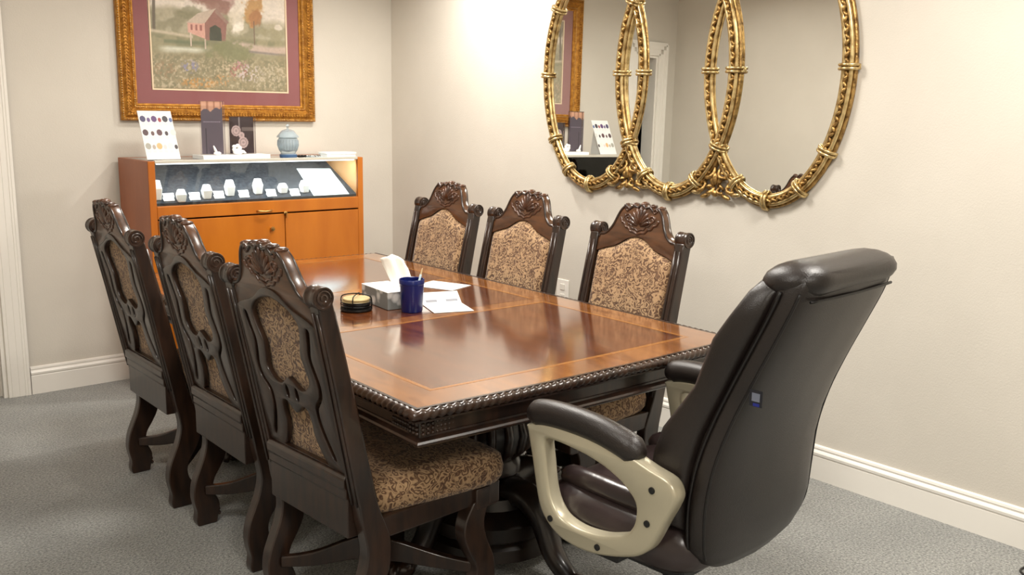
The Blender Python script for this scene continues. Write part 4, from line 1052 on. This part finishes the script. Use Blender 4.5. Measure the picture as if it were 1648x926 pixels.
# tissue box
p = on_table(624, 500)
TB = thing('tissue_box', 'grey and white tissue box with a tissue standing out of it', 'tissue box', (p.x, p.y, ZT), math.radians(-6))
def box_fn():
    q = NT('tissue_box_print'); tc = q.n('ShaderNodeTexCoord'); vo = q.n('ShaderNodeTexVoronoi', i_Scale=19.0); q.l(tc.outputs['Object'], vo.inputs['Vector'])
    nz2 = q.n('ShaderNodeTexNoise', i_Scale=30.0, i_Detail=3.0); q.l(tc.outputs['Object'], nz2.inputs['Vector'])
    ad = q.n('ShaderNodeMath', operation='MULTIPLY_ADD'); ad.inputs[1].default_value = .4; q.l(nz2.outputs[0], ad.inputs[0]); q.l(vo.outputs[0], ad.inputs[2])
    q.l(q.ramp(ad.outputs[0], [(.38, lin((236, 236, 232))), (.50, lin((206, 208, 206))), (.62, lin((132, 136, 134)))]), q.b.inputs['Base Color']); return q.m
bx = MB().box(0, .115, 0, .225, 0, .066).build('box', box_fn(), TB, smooth=0, bevel=.002)
MB().box(-.0005, .1155, -.0005, .2255, .0661, .068).build('lid_panel', M['white'], bx, smooth=0)
rows = []
for j in range(9):      # one sheet pulled up, its left corner folding over
    t = j / 8; row = []
    for i in range(13):
        s = i / 12; w_ = .085 + .055 * t
        x = .070 - .045 * t + s * w_ * (1.0 - .15 * t); z = .064 + .118 * t * (1 - .12 * s) + .030 * t * math.sin(s * 2.6) - .05 * s * s * t
        row.append((x, .085 + .010 * math.sin(i * 1.1 + t * 2) * (.3 + t) + .015 * t, z))
    rows.append(row)
vs = [q for r in rows for q in r]; mb = MB().add(vs, [(j * 13 + i, j * 13 + i + 1, (j + 1) * 13 + i + 1, (j + 1) * 13 + i) for j in range(8) for i in range(12)])
ts = mb.build('tissue', M['tissue'], TB, smooth=180); so = ts.modifiers.new('solid', 'SOLIDIFY'); so.thickness = .0025
# coasters in a wire holder
p = on_table(580, 503)
CO = thing('coaster_holder', 'round black wire coaster holder on the table', 'coaster holder', (p.x + .01, p.y + .045, ZT), .3)
cir = lambda r, z, n=28: [(r * math.cos(2 * PI * k / n), r * math.sin(2 * PI * k / n), z) for k in range(n)]
MB().lathe([(.001, 0), (.056, 0), (.060, .004), (.060, .010), (.052, .012), (.001, .012)], 32).build('tray', M['black'], CO, smooth=40)
CL = ['black round coaster at the bottom of the wire holder', 'black round coaster just under the tan ones in the wire holder', 'tan round coaster second from the top of the stack', 'tan round coaster on top of the stack in the wire holder']
for k in range(4):
    c = MB().lathe([(.001, 0), (.049, 0), (.051, .003), (.051, .006), (.049, .0085), (.001, .0085)], 32).build('coaster', M['coaster'] if k > 1 else M['black'], None, smooth=40)
    c.location = CO.location + Vector((.002 * math.sin(k * 2), .002 * math.cos(k * 3), .0125 + k * .009)); tag(c, CL[k], 'coaster', 'coasters in the wire holder')
for z in (.018, .034): MB().tube(cir(.0575, z), .0022, 6, closed=True).build('wire_hoop', M['black_metal'], CO, smooth=180)
for k in range(2):
    a = k * PI / 2 + .5; ca, sa = math.cos(a), math.sin(a)
    MB().tube(spline([(-ca * .058, -sa * .058, .006), (-ca * .058, -sa * .058, .045), (-ca * .045, -sa * .045, .058), (0, 0, .060 + k * .004), (ca * .045, sa * .045, .058), (ca * .058, sa * .058, .045), (ca * .058, sa * .058, .006)], 5), .0022, 6).build('wire_hoop', M['black_metal'], CO, smooth=180)
# folded brochure: one leaf flat, the other propped up
b0, b1 = on_table(699, 505), on_table(763, 501)
ux = (b1 - b0).normalized(); uy = Vector((-ux.y, ux.x, 0)); wd = (b1 - b0).length
BR = thing('brochure', 'white folded leaflet lying open beside the navy cup', 'leaflet', b0)
lf1 = MB()
quad_card(lf1, Vector((0, 0, .001)), ux, uy, wd, .155, .0012); l1 = lf1.build('lower_leaf', M['paper'], BR, smooth=0)
vv = (uy * .85 + Vector((0, 0, .52))).normalized()
lf2 = MB(); quad_card(lf2, uy * .1555 + Vector((0, 0, .0015)), ux, vv, wd, .07, .0012); l2 = lf2.build('upper_leaf', M['paper'], BR, smooth=0)
mb = MB(); grey = tuple(lin((128, 130, 136))[:3]); nn = ux.cross(vv).normalized()
for a, b, h in ((.015, .060, .013), (wd - .060, wd - .012, .013)):
    quad_card(mb, uy * .1555 + Vector((0, 0, .0015)) + ux * a + vv * .012 + nn * .0014, ux, vv, b - a, h, .0002, grey)
mb.build('print_block', M['print'], l2, smooth=0, colors=True)
# loose sheets behind
for k, (pxs, lb, rz) in enumerate((((712, 460), 'white sheet of paper lying flat behind the leaflet', .35),)):
    p = on_table(*pxs)
    ob = MB().box(-.075, .075, -.10, .10, 0, .0012).build('paper_sheet', M['paper'], None, smooth=0); ob.location = (p.x, p.y, ZT); ob.rotation_euler = (0, 0, rz); tag(ob, lb, 'paper')

# ------------------------------------------------------------------ wall outlet and floor cable
OT = thing('wall_outlet', 'white outlet plate low on the right wall between two chairs', 'outlet', (XR, 3.60, .49))
MB().box(-.006, 0, -.045, .045, 0, .135).build('plate', M['trim'], OT, smooth=0, bevel=.002)
for z in (.040, .095): MB().box(-.009, -.0055, -.017, .017, z - .016, z + .016).build('socket', simple('socket_white', (226, 222, 212), .4), OT, smooth=0, bevel=.001)
p = on_plane(1642, 920, (0, 0, 0), (0, 0, 1))
cb = spline([(p.x - .05, p.y - .16, .004), (p.x - .035, p.y - .05, .004), (p.x, p.y, .004), (p.x + .07, p.y - .02, .004), (p.x + .13, p.y - .12, .004), (p.x + .16, p.y - .3, .004)], 6)
tag(MB().tube(cb, .004, 6).build('floor_cable', M['black'], None, smooth=180), 'thin black cable curling on the carpet by the right wall', 'cable')
